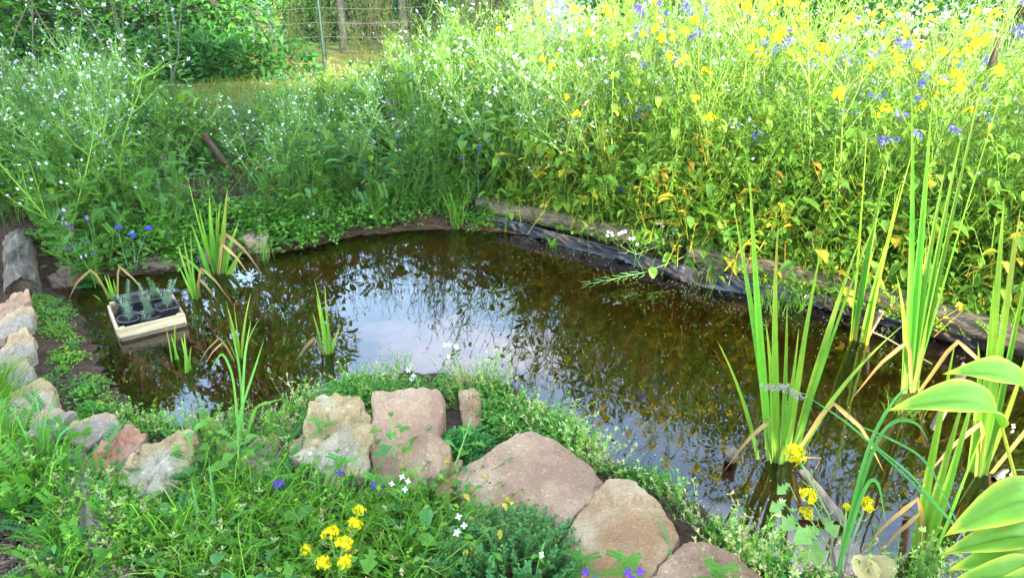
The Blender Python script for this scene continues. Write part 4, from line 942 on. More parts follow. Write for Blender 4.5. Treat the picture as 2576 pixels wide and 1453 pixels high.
# ------------------------------------------------------------------ hosta at the right border
HG, HY = V3([.13, .31, .03]), V3([.45, .47, .05])
ho = thing('hosta', 'yellow edged hosta with broad leaves at the right border', 'hosta', aty(2700, 1560, 1.15))
hb = Vector(ho.location)
def hosta_leaf(tip, base, w, sag=.05, tone=1.0, up=(0, -.35, 1)):
    tip, base = aty(*tip), aty(*base); g = G(); d = tip-base; ln = d.length; dv = V3(tuple(d/ln)); X = np.cross(dv, V3(up)); X /= np.linalg.norm(X); N_ = np.cross(X, dv)
    n = 16; cols = np.linspace(-1, 1, 17); V, C = [], []
    pr = SHAPES['hosta']; tt = [p_[0] for p_ in pr]; ww = [p_[1] for p_ in pr]
    for i in range(n+1):
        t = i/n; hw = np.interp(t, tt, ww)*w/2 + (.0 if i else .002)
        for c_ in cols:
            z = abs(c_)*hw*.42 + sag*math.sin(t*math.pi)*1.1 - .05*t*t + .004*math.sin(t*14+c_*5)*abs(c_) + (.0022 if int(round((c_+1)*8)) % 2 else 0)*math.sin(t*math.pi) - .004*math.exp(-(c_*9)**2)
            V.append(V3(tuple(base)) + dv*ln*t + X*c_*hw + N_*z - V3(tuple(hb)))
            k = max(0, (abs(c_)-.5)/.5); k = k*k; rb = (.96 if int(round((c_+1)*8)) % 2 else 1.03); C.append((HG*(1-k)+HY*k)*tone*rb*(1+.12*math.sin(t*5+c_*3)) if t < .93 else HY*tone)
    m_ = len(cols); g.add(V, [(i*m_+j, i*m_+j+1, (i+1)*m_+j+1, (i+1)*m_+j) for i in range(n) for j in range(m_-1)], V3(C))
    o = link('leaf', mesh_of(g, BLADE), ho)
    st = G(); a = V3(tuple(base-hb)); b_ = V3([(base-hb).x*.25, (base-hb).y*.25, -.1]); st.tube([b_, (a+b_)/2+V3([.02, 0, .03]), a], .005, .0035, HY*.8, 6)
    link('leaf_stalk', mesh_of(st, STEM), o)
for a, b_, w_, sg, tn in [((2282, 995, 1.20), (2520, 1072, 1.28), .090, .045, 1.05), ((2425, 908, 1.35), (2590, 1005, 1.4), .085, .03, 1.15), ((2410, 1313, 1.02), (2640, 1265, 1.08), .085, .045, 1.0),
        ((2407, 1363, 1.0), (2640, 1365, 1.05), .065, .035, 1.15), ((2462, 1298, 1.10), (2680, 1330, 1.16), .07, .03, 1.1), ((2430, 1403, .98), (2640, 1420, 1.02), .065, .03, 1.2), ((2444, 1433, .94), (2660, 1480, .98), .07, .03, 1.0), ((2532, 1458, .92), (2700, 1540, .96), .10, .03, 1.1)]:
    hosta_leaf(a, b_, w_, sg, tn)

# ------------------------------------------------------------------ near bank plants
def spot(px, py, z=.08): p_ = at(px, py, z); return Vector((p_.x, p_.y, max(gz(p_.x, p_.y), .0)))
def mass_pts(rg, n, poly, keep=lambda x, y: True):
    P = np.array(poly, float); lo, hi = P.min(0), P.max(0); out_ = []
    for _ in range(n*12):
        if len(out_) >= n: break
        q = np.array([rg.uniform(lo[0], hi[0]), rg.uniform(lo[1], hi[1])]); ins = False
        for a, b_ in zip(P, np.roll(P, -1, 0)):
            if (a[1] > q[1]) != (b_[1] > q[1]) and q[0] < a[0]+(q[1]-a[1])/(b_[1]-a[1])*(b_[0]-a[0]): ins = not ins
        if ins:
            w_ = spot(*q, .07)
            if sd1(w_.x, w_.y) > .0 and not on_stone(w_.x, w_.y) and not on_stone(w_.x, w_.y+.03): out_.append((w_.x, w_.y, gz(w_.x, w_.y)))
    return out_
SW = [g_leafy(random.Random(200+i), .10, ((GREEN, 2), (MID, 5), (V3([.10, .30, .04]), 4), (LIME, 2.5), (YEL, .4)), 9, (.010, .028), ('oval', 'small', 'lobed')[i % 3]) for i in range(5)]
SB = [g_leafy(random.Random(240+i), .12, ((GREEN, 4), (MID, 3), (BLUEG, 3)), 7, (.03, .055), ('lobed', 'round', 'oval')[i]) for i in range(3)]
SF = [g_ferny(random.Random(210+i), .10, 8) for i in range(3)]
SG = [g_grass(random.Random(220+i), 10, .19, .03, .0035, spread=.9) for i in range(4)]
SD = [g_grass(random.Random(226+i), 6, .14, .04, .0025, ((STRAW, 3), (BROWN, 1), (LIME, 1)), 1.4) for i in range(2)]
SP = [g_sprig(random.Random(230+i), .15, 8, .9) for i in range(4)]
SPG = [g_sprig(random.Random(236+i), .12, 8, .15) for i in range(3)]
gW = G(); rg = random.Random(50)
A1 = [(300, 1225), (420, 1215), (520, 1170), (700, 1180), (930, 1190), (1080, 1215), (1150, 1270), (1130, 1480), (560, 1490), (420, 1480), (340, 1330)]
pts = mass_pts(rg, 620, A1); scatter_mass(gW, SW, pts[:230], .6, 1.15); scatter_mass(gW, SF, pts[230:330], .5, 1.0); scatter_mass(gW, SG, pts[330:500], .7, 1.5); scatter_mass(gW, SPG, pts[440:560], .7, 1.3); scatter_mass(gW, SD, pts[540:], .8, 1.5)
scatter_mass(gW, SB, mass_pts(rg, 85, A1), .6, 1.3)
pts = mass_pts(rg, 110, [(930, 1190), (1120, 1240), (1140, 1330), (950, 1300)]); scatter_mass(gW, SW, pts, .8, 1.3)
pts = mass_pts(rg, 130, [(-20, 1090), (60, 1140), (150, 1120), (175, 1220), (130, 1260), (-20, 1220)]); scatter_mass(gW, SG, pts[:70], .7, 1.4); scatter_mass(gW, SF, pts[70:100], .8, 1.5); scatter_mass(gW, SPG, pts[100:], .9, 1.4)
pts = mass_pts(rg, 44, [(130, 1300), (185, 1200), (250, 1480), (100, 1490)]); scatter_mass(gW, SG, pts[:22], .6, 1.2); scatter_mass(gW, SF, pts[22:34], .7, 1.2); scatter_mass(gW, SPG, pts[34:], .8, 1.2)
pts = mass_pts(rg, 110, [(215, 1180), (290, 1215), (380, 1300), (330, 1480), (280, 1340)]); scatter_mass(gW, SF, pts[:60], .6, 1.1); scatter_mass(gW, SPG, pts[60:], .8, 1.3)
pts = mass_pts(rg, 60, [(1440, 1440), (1640, 1440), (1640, 1500), (1440, 1500)]); scatter_mass(gW, SW, pts, .5, .9)
pts = mass_pts(rg, 40, [(480, 1100), (720, 1085), (720, 1150), (500, 1180)]); scatter_mass(gW, SPG, pts[:22], .7, 1.2); scatter_mass(gW, SF, pts[22:], .6, .9)
pts = mass_pts(rg, 70, [(-20, 900), (20, 890), (60, 1000), (20, 1100), (-20, 1100)]); scatter_mass(gW, SG, pts, .6, 1.1)
stuff('weeds', gW, LEAF, 'tangle of small weeds and grass on the near bank')
# cushions and pale seedy sprigs between stones and water
gS = G(); rg = random.Random(51)
def along_edge(n, i0, i1, off):
    out_ = []
    for k in range(n):
        t = rg.uniform(i0, i1-.001); i = int(t); q = OUT[i]+(OUT[i+1]-OUT[i])*(t-i) + nout[i]*rg.uniform(*off)
        if not on_stone(*q): out_.append((q[0], q[1], max(gz(q[0], q[1]), .0)))
    return out_
scatter_mass(gS, SP, along_edge(30, 9, 14, (0, .10)), .4, .95); scatter_mass(gS, SP, along_edge(36, 14, 18, (.0, .10)), .4, 1.1); scatter_mass(gS, SP, along_edge(14, 18, 23, (0, .07)), .35, 1.0)
scatter_mass(gS, SPG, along_edge(38, 9, 23, (.0, .10)), .35, .8)
scatter_mass(gS, SP, along_edge(34, 22, 27, (-.05, .1)), .6, 1.2); scatter_mass(gS, SPG, along_edge(30, 6, 9, (0, .06)), .5, .9)
stuff('seedy_sprigs', gS, LEAF, 'pale seedy sprigs along the near waterline')
gK = G()
scatter_mass(gK, CV, along_edge(42, 1, 7, (.02, .22)), .4, .8); scatter_mass(gK, CVY, along_edge(45, 1, 7, (.02, .22)), .35, .75)
scatter_mass(gK, CV, along_edge(20, 18, 24, (.01, .06)), .4, .8); scatter_mass(gK, CV, along_edge(45, 14, 17, (.04, .16)), .6, 1.0)
pc = mass_pts(random.Random(53), 70, [(690, 1060), (780, 1000), (880, 955), (1150, 945), (1250, 980), (1330, 1060), (1290, 1095), (1130, 1000), (930, 995), (780, 1030)])
scatter_mass(gK, CV, pc[:45], .5, 1.0); scatter_mass(gK, SPG, pc[45:], .4, .8)
stuff('creeping_cover', gK, LEAF, 'creeping small leaved cover on the near waterline soil')

def herb(name, label, cat, parts, loc, rz=0, scale=1, tilt=(0, 0)): return stamp(parts, name, label, cat, loc, rz, None, scale, tilt)
# thyme bush
g, st = G(), G(); rg = random.Random(61)
for k in range(300):
    az = rg.random()*6.28; rr = math.sqrt(rg.random())*.185; o = V3([rr*math.cos(az)*1.15, rr*math.sin(az), 0]); h = (.15+.03*rg.random())*(1.05-.35*(rr/.185)**2)*rg.uniform(.75, 1.12)
    P, d = wander(o*.6, V3([o[0]*1.2, o[1]*1.2, .16]), 5, h, .1, .05, rg); st.tube(P, .0012, .0007, BROWN, 3)
    n = 34; T = R.uniform(.25, 1, n); I = np.minimum((T*5).astype(int), 4); PP = V3(P); O = PP[I]+(PP[I+1]-PP[I])*(T*5-I)[:, None]
    a2 = R.uniform(0, 6.28, n); g.diam(O, np.stack([np.cos(a2), np.sin(a2), R.uniform(.1, .9, n)], 1), V3([0, 0, 1.])+R.normal(0, .25, (n, 3)), R.uniform(.009, .016, n), R.uniform(.006, .010, n), R.uniform(.7, 1.4, (n, 1))*V3([.055, .22, .055]))
herb('thyme_bush', 'dense dark green thyme bush in front of the pink slab', 'herb', [('stem', mesh_of(st, STEM)), ('foliage', mesh_of(g, LEAF))], spot(1275, 1415))
# dark crane's-bill cushion
g = G(); cu = g_cover(random.Random(62), 420, .10, .11, .013, ((V3([.025, .15, .03]), 3), (V3([.04, .2, .03]), 3))); 
herb('cranesbill', 'dark green cushion of small lobed leaves beside the pink block', 'herb', [('foliage', mesh_of(cu, LEAF))], spot(1165, 1120))
herb('cranesbill', 'small round green cushion on the soil by the left waterline', 'herb', [('foliage', mesh_of(g_cover(random.Random(63), 160, .06, .05, .012, ((MID, 3), (V3([.05, .26, .04]), 3))), LEAF))], spot(225, 1025, .03))
# dry straw tuft
g = g_grass(random.Random(64), 90, .15, .03, .0022, ((V3([.42, .29, .16]), 3), (STRAW, 2)), .6)
herb('dry_tuft', 'dry straw coloured tuft on the tip of the near bank', 'grass', [('stalks', mesh_of(g, STEM))], spot(1165, 965, .03))
def leafy_shoot(label, px, py, h, n, seed, size=.05, name='young_radish', z=.06, flowers=0, tilt=(0, 0), cw_=((MID, 3), (V3([.09, .28, .03]), 3), (BLUEG, 1))):
    rg = random.Random(seed); st, lv, fl = G(), G(), G(); P, d = wander((0, 0, 0), V3([rg.gauss(0, .1), rg.gauss(0, .1), 1.]), 6, h, .06, .02, rg); st.tube(P, .0035, .0015, PALE, 5)
    for k in range(n):
        t = .1+.85*k/n; i = min(int(t*6), 5); oo = P[i]+(P[i+1]-P[i])*(t*6-i); az = k*2.4+rg.random()*.6; dd = unit(az, rg.uniform(.1, .7)); pt = oo+dd*size*.6; st.tube([oo, pt], .0012, .0009, PALE, 3)
        s_ = size*rg.uniform(.7, 1.3)*(1.15-.5*t); lv.leaves(pt, dd, (0, 0, 1), s_, s_*.75, pick(rg, *cw_), 'round' if rg.random() < .6 else 'lobed', .3)
    for k in range(flowers): flower4(fl, P[-1]+V3([rg.gauss(0, .018), rg.gauss(0, .012), rg.gauss(0, .02)]), V3([rg.gauss(0, .6), -1, rg.uniform(.2, 1)]), .009, (.68, .68, .72), rg)
    return herb(name, label, 'wildflower', [('stem', mesh_of(st, STEM)), ('foliage', mesh_of(lv, LEAF))]+([('blossom', mesh_of(fl, PETAL))] if flowers else []), spot(px, py, z), 0, 1, tilt)
leafy_shoot('young radish with broad leaves in front of the pink block', 995, 1195, .24, 12, 71)
leafy_shoot('young radish shoot leaning over the chickweed clump', 1110, 1215, .26, 8, 72, .045, tilt=(-.3, .35))
leafy_shoot('young radish with broad leaves beside the large yellow stone', 500, 1190, .20, 10, 73)
leafy_shoot('leafy weed with jagged leaves before the small grey stone', 600, 1210, .24, 12, 74)
leafy_shoot('slim white flowered radish standing on the tip of the near bank', 1165, 985, .25, 7, 75, .022, flowers=5, tilt=(0, -.12))
leafy_shoot('small white flowered shoot left of the dry straw tuft', 1060, 1005, .13, 5, 76, .02, flowers=3)
leafy_shoot('white flowered radish shoot in the weeds below the pink block', 1000, 1310, .16, 9, 77, .03, flowers=4)
leafy_shoot('white flowered shoot rising left of the thyme bush', 1140, 1400, .17, 7, 78, .03, flowers=4)
leafy_shoot('thin shoot with one white bud in front of the thyme bush', 1345, 1470, .17, 5, 79, .02, flowers=1)
for k, (px, py, h, lb) in enumerate([(1575, 1452, .13, 'upright vetch sprig in front of the orange slab'), (1470, 1448, .13, 'upright vetch sprig between thyme bush and orange slab'), (845, 1215, .17, 'upright vetch sprig in front of the rough tan boulder'), (1775, 1470, .12, 'vetch sprig in front of the stone at the bottom edge'), (800, 1130, .16, 'vetch sprig with violet flowers on the rough tan boulder'), (700, 1250, .15, 'vetch sprig in the weeds below the small grey stone'), (960, 1260, .15, 'vetch sprig in the weeds below the pink block')]):
    st, lv, fl = G(), G(), G(); r2 = random.Random(300+k); P, d = wander((0, 0, 0), V3([r2.gauss(0, .15), -.05, 1.]), 6, h, .05, .02, r2); st.tube(P, .0022, .0012, MID, 4)
    for i in range(11):
        t = .15+.85*i/11; j = min(int(t*6), 5); oo = P[j]+(P[j+1]-P[j])*(t*6-j); pinnate(lv, oo, unit(i*2.4, .35), .055*(1.2-.4*t), pick(r2, (V3([.07, .28, .03]), 3), (MID, 2)), 7, .3)
    for q in range(3): flower4(fl, P[r2.randint(1, 5)]+V3([r2.gauss(0, .02), -.02, 0]), V3([0, -1, .3]), .013, (.16, .05, .55), r2)
    herb('vetch_sprig', lb, 'wildflower', [('stem', mesh_of(st, STEM)), ('foliage', mesh_of(lv, LEAF)), ('blossom', mesh_of(fl, PETAL))], spot(px, py))
# yellow flower heads in front
def yhead(o, c, r, rg, parent, n=46):
    g = G(); 
    for q in range(n):
        d = unit(rg.random()*6.28, rg.uniform(-.5, 1.55)); flower4(g, V3(c)+d*r*rg.uniform(.45, 1.2)*V3([1.1, 1.1, .8]), d+V3([rg.gauss(0, .5), rg.gauss(0, .5), 0]), r*rg.uniform(.28, .45), V3([.80, .66, .015])*rg.uniform(.75, 1.05), rg)
    gb = G(); D = nrm(R.normal(0, 1, (24, 3))+V3([0, 0, .8])); gb.diam(V3(c)+D*r*.4, D, V3([0, .3, 1.]), r*.5, r*.2, V3([.22, .34, .04])); link('buds', mesh_of(gb, LEAF), parent)
    link('flower_head', mesh_of(g, PETAL), parent)
def mustard_front(label, base, heads, leafpx=(), seed=0, stemc=PALE, r=.017, leafcol=MID):
    rg = random.Random(seed); b0 = Vector(base); o = thing('mustard_plant', label, 'wildflower', b0); st, lv = G(), G()
    for h in heads:
        e = aty(*h[:3])-b0; m_ = Vector((e.x*.35, e.y*.5, e.z*.6)); st.tube([(0, 0, 0), m_, e], .004, .0018, stemc, 5, col1=PALE); yhead(o, tuple(e), h[3] if len(h) > 3 else r, rg, o)
        pods(st, [V3(tuple(m_)), V3(tuple(e))], rg, LIME, .03, 8)
    for (lx, ly, Y, s_) in leafpx:
        e = aty(lx, ly, Y)-b0; d = V3([rg.gauss(0, 1), -.6, rg.uniform(-.5, .3)]); lv.leaves(V3(tuple(e)), d, (0, -.5, 1), s_, s_*.7, leafcol*rg.uniform(.8, 1.3), 'lobed', .3); st.tube([V3(tuple(e))*.85, V3(tuple(e))], .0015, .0012, PALE, 3)
    link('stem', mesh_of(st, STEM), o)
    if lv.n: link('foliage', mesh_of(lv, LEAF), o)
mustard_front('purple stemmed mustard with four yellow heads over the dark water', aty(2110, 1500, 1.42), [(2003, 1142, 1.52, .025), (2036, 1245, 1.50, .019), (2028, 1290, 1.48, .017), (2178, 1270, 1.52, .021), (2130, 1275, 1.53, .010)], [(2000, 1300, 1.48, .07), (2060, 1330, 1.47, .08), (1975, 1265, 1.5, .05), (1985, 1215, 1.5, .04), (2070, 1300, 1.48, .06), (2030, 1340, 1.46, .08)], 5, V3([.13, .04, .10]), leafcol=V3([.16, .30, .08]))
mustard_front('low mustard with clustered yellow heads in the near weeds', spot(850, 1440), [(830, 1340, 1.46, .018), (865, 1365, 1.43, .019), (890, 1318, 1.49, .016), (905, 1283, 1.55, .015), (770, 1382, 1.43, .013), (868, 1412, 1.38, .017), (812, 1415, 1.38, .016)], [(800, 1420, 1.44, .06), (900, 1400, 1.44, .06), (940, 1380, 1.47, .07), (760, 1420, 1.44, .05)], 6)
# arching seed-pod branch over the water and hanging white flowers
def branch(name, label, cat, pts, podn, flowers, leaves_, col=V3([.16, .36, .10])):
    b0 = pts[0]; o = thing(name, label, cat, b0); st, lv, fl = G(), G(), G(); P = [V3(tuple(p-b0)) for p in pts]; rg = random.Random(int(abs(b0.x)*1000)); st.tube(P, .003, .0012, col, 5)
    g2 = G(); pods(g2, P[-3:], rg, col*1.2, .055, podn); st.merge(g2)
    for f_ in flowers:
        c_ = V3(tuple(f_-b0)); i = min(range(len(P)), key=lambda k: np.linalg.norm(P[k]-c_)); st.tube([P[i], (P[i]+c_)/2+V3([0, 0, .01]), c_], .0014, .0009, col, 3)
        for q in range(4): flower4(fl, c_+V3([rg.gauss(0, .014), rg.gauss(0, .01), rg.gauss(0, .012)]), V3([rg.gauss(0, .5), -1, .6]), .010, (.68, .68, .72), rg)
    for l_ in leaves_: c_ = V3(tuple(l_-b0)); lv.leaves(c_, V3([rg.gauss(0, 1), -.5, -.3]), (0, -.6, 1), .06, .045, MID*rg.uniform(.9, 1.5), 'round', .3)
    link('stem', mesh_of(st, STEM), o)
    if fl.n: link('blossom', mesh_of(fl, PETAL), o)
    if lv.n: link('foliage', mesh_of(lv, LEAF), o)
branch('radish_branch', 'green branch with seed pods arching low over the water below the log', 'wildflower', [aty(1790, 610, 3.75), aty(1700, 655, 3.6), aty(1620, 685, 3.5), aty(1550, 700, 3.45), aty(1465, 716, 3.4)], 16, [aty(1350+215, 590, 3.7)], [aty(1690, 640, 3.6), aty(1720, 660, 3.6), aty(1640, 672, 3.5)])
branch('radish_branch', 'slim flowering branch hanging over the liner by the log joint', 'wildflower', [aty(1800, 590, 3.8), aty(1680, 610, 3.75), aty(1600, 640, 3.7), aty(1545, 610, 3.7)], 6, [aty(1535, 592, 3.7), aty(1590, 605, 3.7), aty(1660, 560, 3.8), aty(1700, 580, 3.8)], [aty(1740, 640, 3.7)])
branch('radish_branch', 'white flowered stems drooping over the far left liner', 'wildflower', [aty(600, 470, 4.9), aty(680, 540, 4.5), aty(740, 560, 4.3), aty(780, 570, 4.2)], 4, [aty(715, 565, 4.3), aty(745, 585, 4.2), aty(770, 560, 4.2), aty(735, 550, 4.3), aty(785, 545, 4.2), aty(740, 600, 4.1)], [])
branch('radish_branch', 'flowering stem sticking into view over the water at the right border', 'wildflower', [aty(2640, 1180, 1.9), aty(2580, 1200, 1.9), aty(2520, 1210, 1.9)], 3, [aty(2540, 1205, 1.9), aty(2555, 1090, 2.2)], [])
# long arching grass blades
def grass_blades(label, base, blades, w=.009, col=V3([.06, .26, .05]), name='tall_grass'):
    b0 = Vector(base); o = thing(name, label, 'grass', b0)
    for pl in blades:
        g = G(); P = [Vector((0, 0, 0))]+[aty(*q)-b0 for q in pl]; t = np.linspace(0, 1, 18); PP = V3([tuple(p) for p in P])
        Q = np.stack([np.interp(t, np.linspace(0, 1, len(P)), PP[:, i]) for i in range(3)], 1)
        for _ in range(3): Q[1:-1] = (Q[:-2]+Q[1:-1]*2+Q[2:])/4
        g.blade(Q, w, col*rnd.uniform(.85, 1.25), up=(0, -1, .4), n=18, taper=2.5, tipc=col*1.3); link('blade', mesh_of(g, BLADE), o)
grass_blades('arching grass blades beside the purple stemmed mustard', aty(2095, 1480, 1.42), [[(2150, 1290, 1.45), (2185, 1200, 1.48), (2212, 1210, 1.48), (2228, 1320, 1.45)], [(2165, 1180, 1.5), (2200, 1080, 1.55), (2260, 985, 1.6), (2315, 955, 1.65)], [(2195, 1110, 1.5), (2250, 1050, 1.55), (2310, 1060, 1.55), (2335, 1110, 1.55)]], .010)
grass_blades('long slanting grass stem crossing the water to the cattail fan', aty(2420, 1340, 1.35), [[(2270, 1188, 1.5), (2130, 1060, 1.7), (2020, 990, 1.8)], [(2330, 1240, 1.42), (2290, 1190, 1.5), (2130, 1063, 1.65)], [(2330, 1150, 1.6), (2215, 1090, 1.65), (2130, 1060, 1.7)]], .006)
g = G(); rg = random.Random(91); b0 = aty(2030, 992, 1.8)
for (x, y) in [(1925, 972), (1950, 975), (1975, 968), (1985, 982), (2000, 988), (2010, 998), (1935, 976), (1962, 972)]:
    c_ = aty(x, y, 1.8)-b0; n = 46; D = nrm(R.normal(0, 1, (n, 3))*V3([1, .5, .5])); g.diam(V3(tuple(c_))+D*R.uniform(.0, .010, (n, 1))*V3([1.6, .6, .6]), D, V3([0, -1, .4])+R.normal(0, .4, (n, 3)), .008, .003, V3([.24, .22, .19])*R.uniform(.7, 1.3, (n, 1)))
g.tube([aty(1915, 970, 1.8)-b0, aty(1975, 978, 1.8)-b0, (0, 0, 0)], .001, .0012, PALE, 3)
o = link('grass_seed_head', mesh_of(g, STEM)); o.location = b0; tag(o, 'greyish purple grass seed head in front of the cattail fan', 'grass')
grass_blades('broad grass tuft at the bottom border left of the yellow heads', spot(525, 1450), [[(470, 1330, 1.55), (440, 1290, 1.6)], [(500, 1300, 1.6), (480, 1200, 1.7)], [(540, 1280, 1.6), (525, 1150, 1.75)], [(600, 1380, 1.5), (700, 1360, 1.5)], [(450, 1400, 1.5), (380, 1420, 1.5)], [(560, 1350, 1.55), (590, 1290, 1.6), (700, 1265, 1.65)]], .011)
grass_blades('tall grass stem with leaves before the left sky reflection', spot(600, 1150), [[(610, 1000, 2.05), (600, 900, 2.1), (575, 800, 2.15)], [(600, 1050, 2.0), (640, 930, 2.05), (665, 850, 2.1)], [(590, 950, 2.05), (560, 880, 2.1), (530, 930, 2.1)], [(640, 1020, 2.0), (720, 1000, 2.0)], [(615, 900, 2.1), (632, 800, 2.15)]], .008, V3([.10, .30, .05]))
grass_blades('thin grass blades in front of the left row of stones', spot(95, 1190), [[(110, 1060, 1.95), (150, 990, 2.0)], [(60, 1080, 1.95), (20, 1010, 2.0)], [(100, 1040, 2.0), (80, 950, 2.1)], [(150, 1090, 1.9), (200, 1060, 1.9)], [(40, 1120, 1.9), (-20, 1080, 1.9)]], .005)
grass_blades('long grass blades lying across the old log at bottom left', spot(230, 1430), [[(150, 1330, 1.6), (60, 1290, 1.65)], [(290, 1310, 1.6), (380, 1260, 1.7)], [(180, 1300, 1.65), (140, 1230, 1.75)], [(270, 1390, 1.5), (340, 1330, 1.6)], [(160, 1400, 1.5), (70, 1440, 1.5)]], .006)
grass_blades('long grass blade in front of the orange slab', spot(1690, 1500), [[(1690, 1400, 1.5), (1670, 1330, 1.6), (1640, 1280, 1.65)]], .007)
# spoon leaved rosette and dead leaves at the bottom right
g = G(); rg = random.Random(93)
for k in range(26): g.leaves(V3([rg.gauss(0, .02), rg.gauss(0, .02), .0]), unit(rg.random()*6.28, rg.uniform(.3, 1.1)), (0, 0, 1), rg.uniform(.06, .10), rg.uniform(.012, .02), V3([.05, .24, .05])*rg.uniform(.8, 1.4), 'oval', .2)
herb('spoon_rosette', 'rosette of narrow spoon shaped leaves at the bottom waterline', 'herb', [('foliage', mesh_of(g, LEAF))], spot(1920, 1420, .03))
for k, (x, y, lb) in enumerate([(2170, 1440, 'pale tan dead leaf at the bottom waterline'), (2235, 1440, 'second tan dead leaf right beside the first one')]):
    g = G(); g.leaves((0, 0, 0), V3([.3-.6*k, .7, .45]), (0, -.6, 1), .075, .075, V3([.55, .42, .20]), 'round', .25); o = link('dead_leaf', mesh_of(g, LEAF)); o.location = aty(x, y+22, 1.42); tag(o, lb, 'leaf')
# bedstraw whorls at the bottom right
gB2 = G()
for k in range(16):
    P, d = wander((rnd.gauss(0, .05), rnd.gauss(0, .04), 0), V3([rnd.gauss(0, .25), rnd.gauss(0, .2), 1.]), 5, rnd.uniform(.08, .18), .1, 0)
    gB2.tube(P, .001, .0008, LIME*.8, 3)
    for p_ in P[1:]:
        for q in range(6): gB2.diam(V3(p_), unit(q*1.05, .2), V3([0, 0, 1.]), .016, .003, V3([.12, .26, .05]))
herb('bedstraw', 'whorled bedstraw stems at the bottom right waterline', 'herb', [('foliage', mesh_of(gB2, LEAF))], spot(2300, 1450, .03))
# bark mulch
g = G(); rg = random.Random(95); P_ = mass_pts(rg, 900, [(-40, 1230), (120, 1260), (300, 1480), (-40, 1500)]) + mass_pts(rg, 260, [(440, 1400), (700, 1400), (720, 1490), (440, 1490)])
for x, y, z in P_:
    q = Matrix.Rotation(rg.random()*6.28, 3, 'Z') @ Matrix.Rotation(rg.gauss(0, .35), 3, 'X') @ Matrix.Rotation(rg.gauss(0, .3), 3, 'Y'); c_ = pick(rg, (V3([.07, .04, .03]), 3), (V3([.14, .085, .06]), 2), (V3([.20, .14, .10]), 1))
    g.box((x, y, z+rg.uniform(0, .012)), (rg.uniform(.012, .04), rg.uniform(.006, .016), rg.uniform(.002, .006)), c_, q)
stuff('bark_mulch', g, STEM, 'dark bark mulch chips at the bottom left')

# ------------------------------------------------------------------ background: trees, fence, posts, lawn, hill
def blob_leaves(g, rg_, centres, n, size, cols, flat=.3, droop=.35, tri=True):
    """leaves spread through several lobes, denser towards their skins"""
    w_ = np.array([c_[1][0]*c_[1][1]*c_[1][2] for c_ in centres])**(2/3); w_ /= w_.sum()
    for (c_, rad), ww in zip(centres, w_):
        k = int(n*ww); D = nrm(R.normal(0, 1, (k, 3))); rr = R.uniform(.25, 1, (k, 1))**.45*R.uniform(.85, 1.12, (k, 1))
        O = V3(c_)+D*rr*V3(rad); out_ = nrm(D+R.normal(0, .55, (k, 3))+V3([0, 0, -droop])); idx = R.integers(0, len(cols), k)
        g.diam(O, out_, V3([0, 0, 1.])+R.normal(0, .5, (k, 3))+D*.4, R.uniform(.7, 1.3, k)*size, R.uniform(.7, 1.2, k)*size*.55, V3(cols)[idx]*R.uniform(.7, 1.3, (k, 1)))
def tree(name, label, base, h, lobes, n, size, cols, trunk_r=.10, group=None, cat='tree', skirt=None):
    b0 = Vector(base); o = thing(name, label, cat, b0, 0, group); tr_ = G(); rg = random.Random(int(abs(b0.x*100)))
    P, d = wander((0, 0, -.1), V3([rg.gauss(0, .08), rg.gauss(0, .08), 1.]), 7, h, .06, .02, rg); tr_.tube(P, trunk_r, trunk_r*.25, (.1, .08, .06), 9)
    for c_, rad in lobes:
        i = min(range(8), key=lambda k: abs(P[k][2]-c_[2]*.7)); m_ = (V3(P[i])+V3(c_))/2+V3([0, 0, .1]); tr_.tube([P[i], m_, V3(c_), V3(c_)+V3([rg.gauss(0, .2), rg.gauss(0, .2), rad[2]*.5])], trunk_r*.4, trunk_r*.06, (.1, .08, .06), 6)
        for q in range(4): e = V3(c_)+V3([rg.gauss(0, .5)*rad[0], rg.gauss(0, .5)*rad[1], rg.gauss(0, .5)*rad[2]]); tr_.tube([m_, (m_+e)/2, e], trunk_r*.15, trunk_r*.04, (.1, .08, .06), 4)
    link('trunk', mesh_of(tr_, M_TRUNK), o); g = G(); blob_leaves(g, rg, lobes, n, size, cols)
    if skirt: blob_leaves(g, rg, skirt, 9000, size, cols[:2])
    link('crown', mesh_of(g, LEAF), o); return o
def lobes(rg, n, spread, zlo, zhi, r):
    return [((rg.uniform(-1, 1)*spread, rg.uniform(-1, 1)*spread*.7, rg.uniform(zlo, zhi)), (r*rg.uniform(.7, 1.2), r*rg.uniform(.7, 1.2), r*rg.uniform(.6, 1.0))) for _ in range(n)]
DK = [V3([.022, .10, .018]), V3([.03, .14, .025]), V3([.045, .18, .03]), V3([.07, .22, .04])]
rg = random.Random(70)
tree('fruit_tree', 'big dark green leafy tree with hanging branches behind the fence', (-5.0, 9.9, .1), 4.2, lobes(rg, 12, 1.9, 1.4, 5.2, .95)+[((x, rg.uniform(-.6, -.1), rg.uniform(.5, .9)), (.7, .5, .55)) for x in (-2.2, -1.5, -.9, -.3, .3, .9, 1.4)], 38000, .095, DK, .13, skirt=[((x, rg.uniform(-1.3, -1.0), rg.uniform(.12, .4)), (.5, .3, .40)) for x in np.arange(-2.4, 2.3, .36)])
tree('fruit_tree', 'dark tree in the far left corner with yellow green patches', (-7.0, 8.6, .1), 4.0, lobes(rg, 10, 1.7, 1.4, 4.8, .95)+lobes(rg, 6, 1.8, .35, 1.2, .7), 24000, .09, DK+[V3([.22, .30, .03])], .14)
tree('fruit_tree', 'lower leafy tree between the big dark tree and the post frame', (-4.45, 11.2, .0), 2.6, lobes(rg, 9, .35, .4, 2.3, .6), 11000, .09, DK+[V3([.16, .24, .03])], .09)
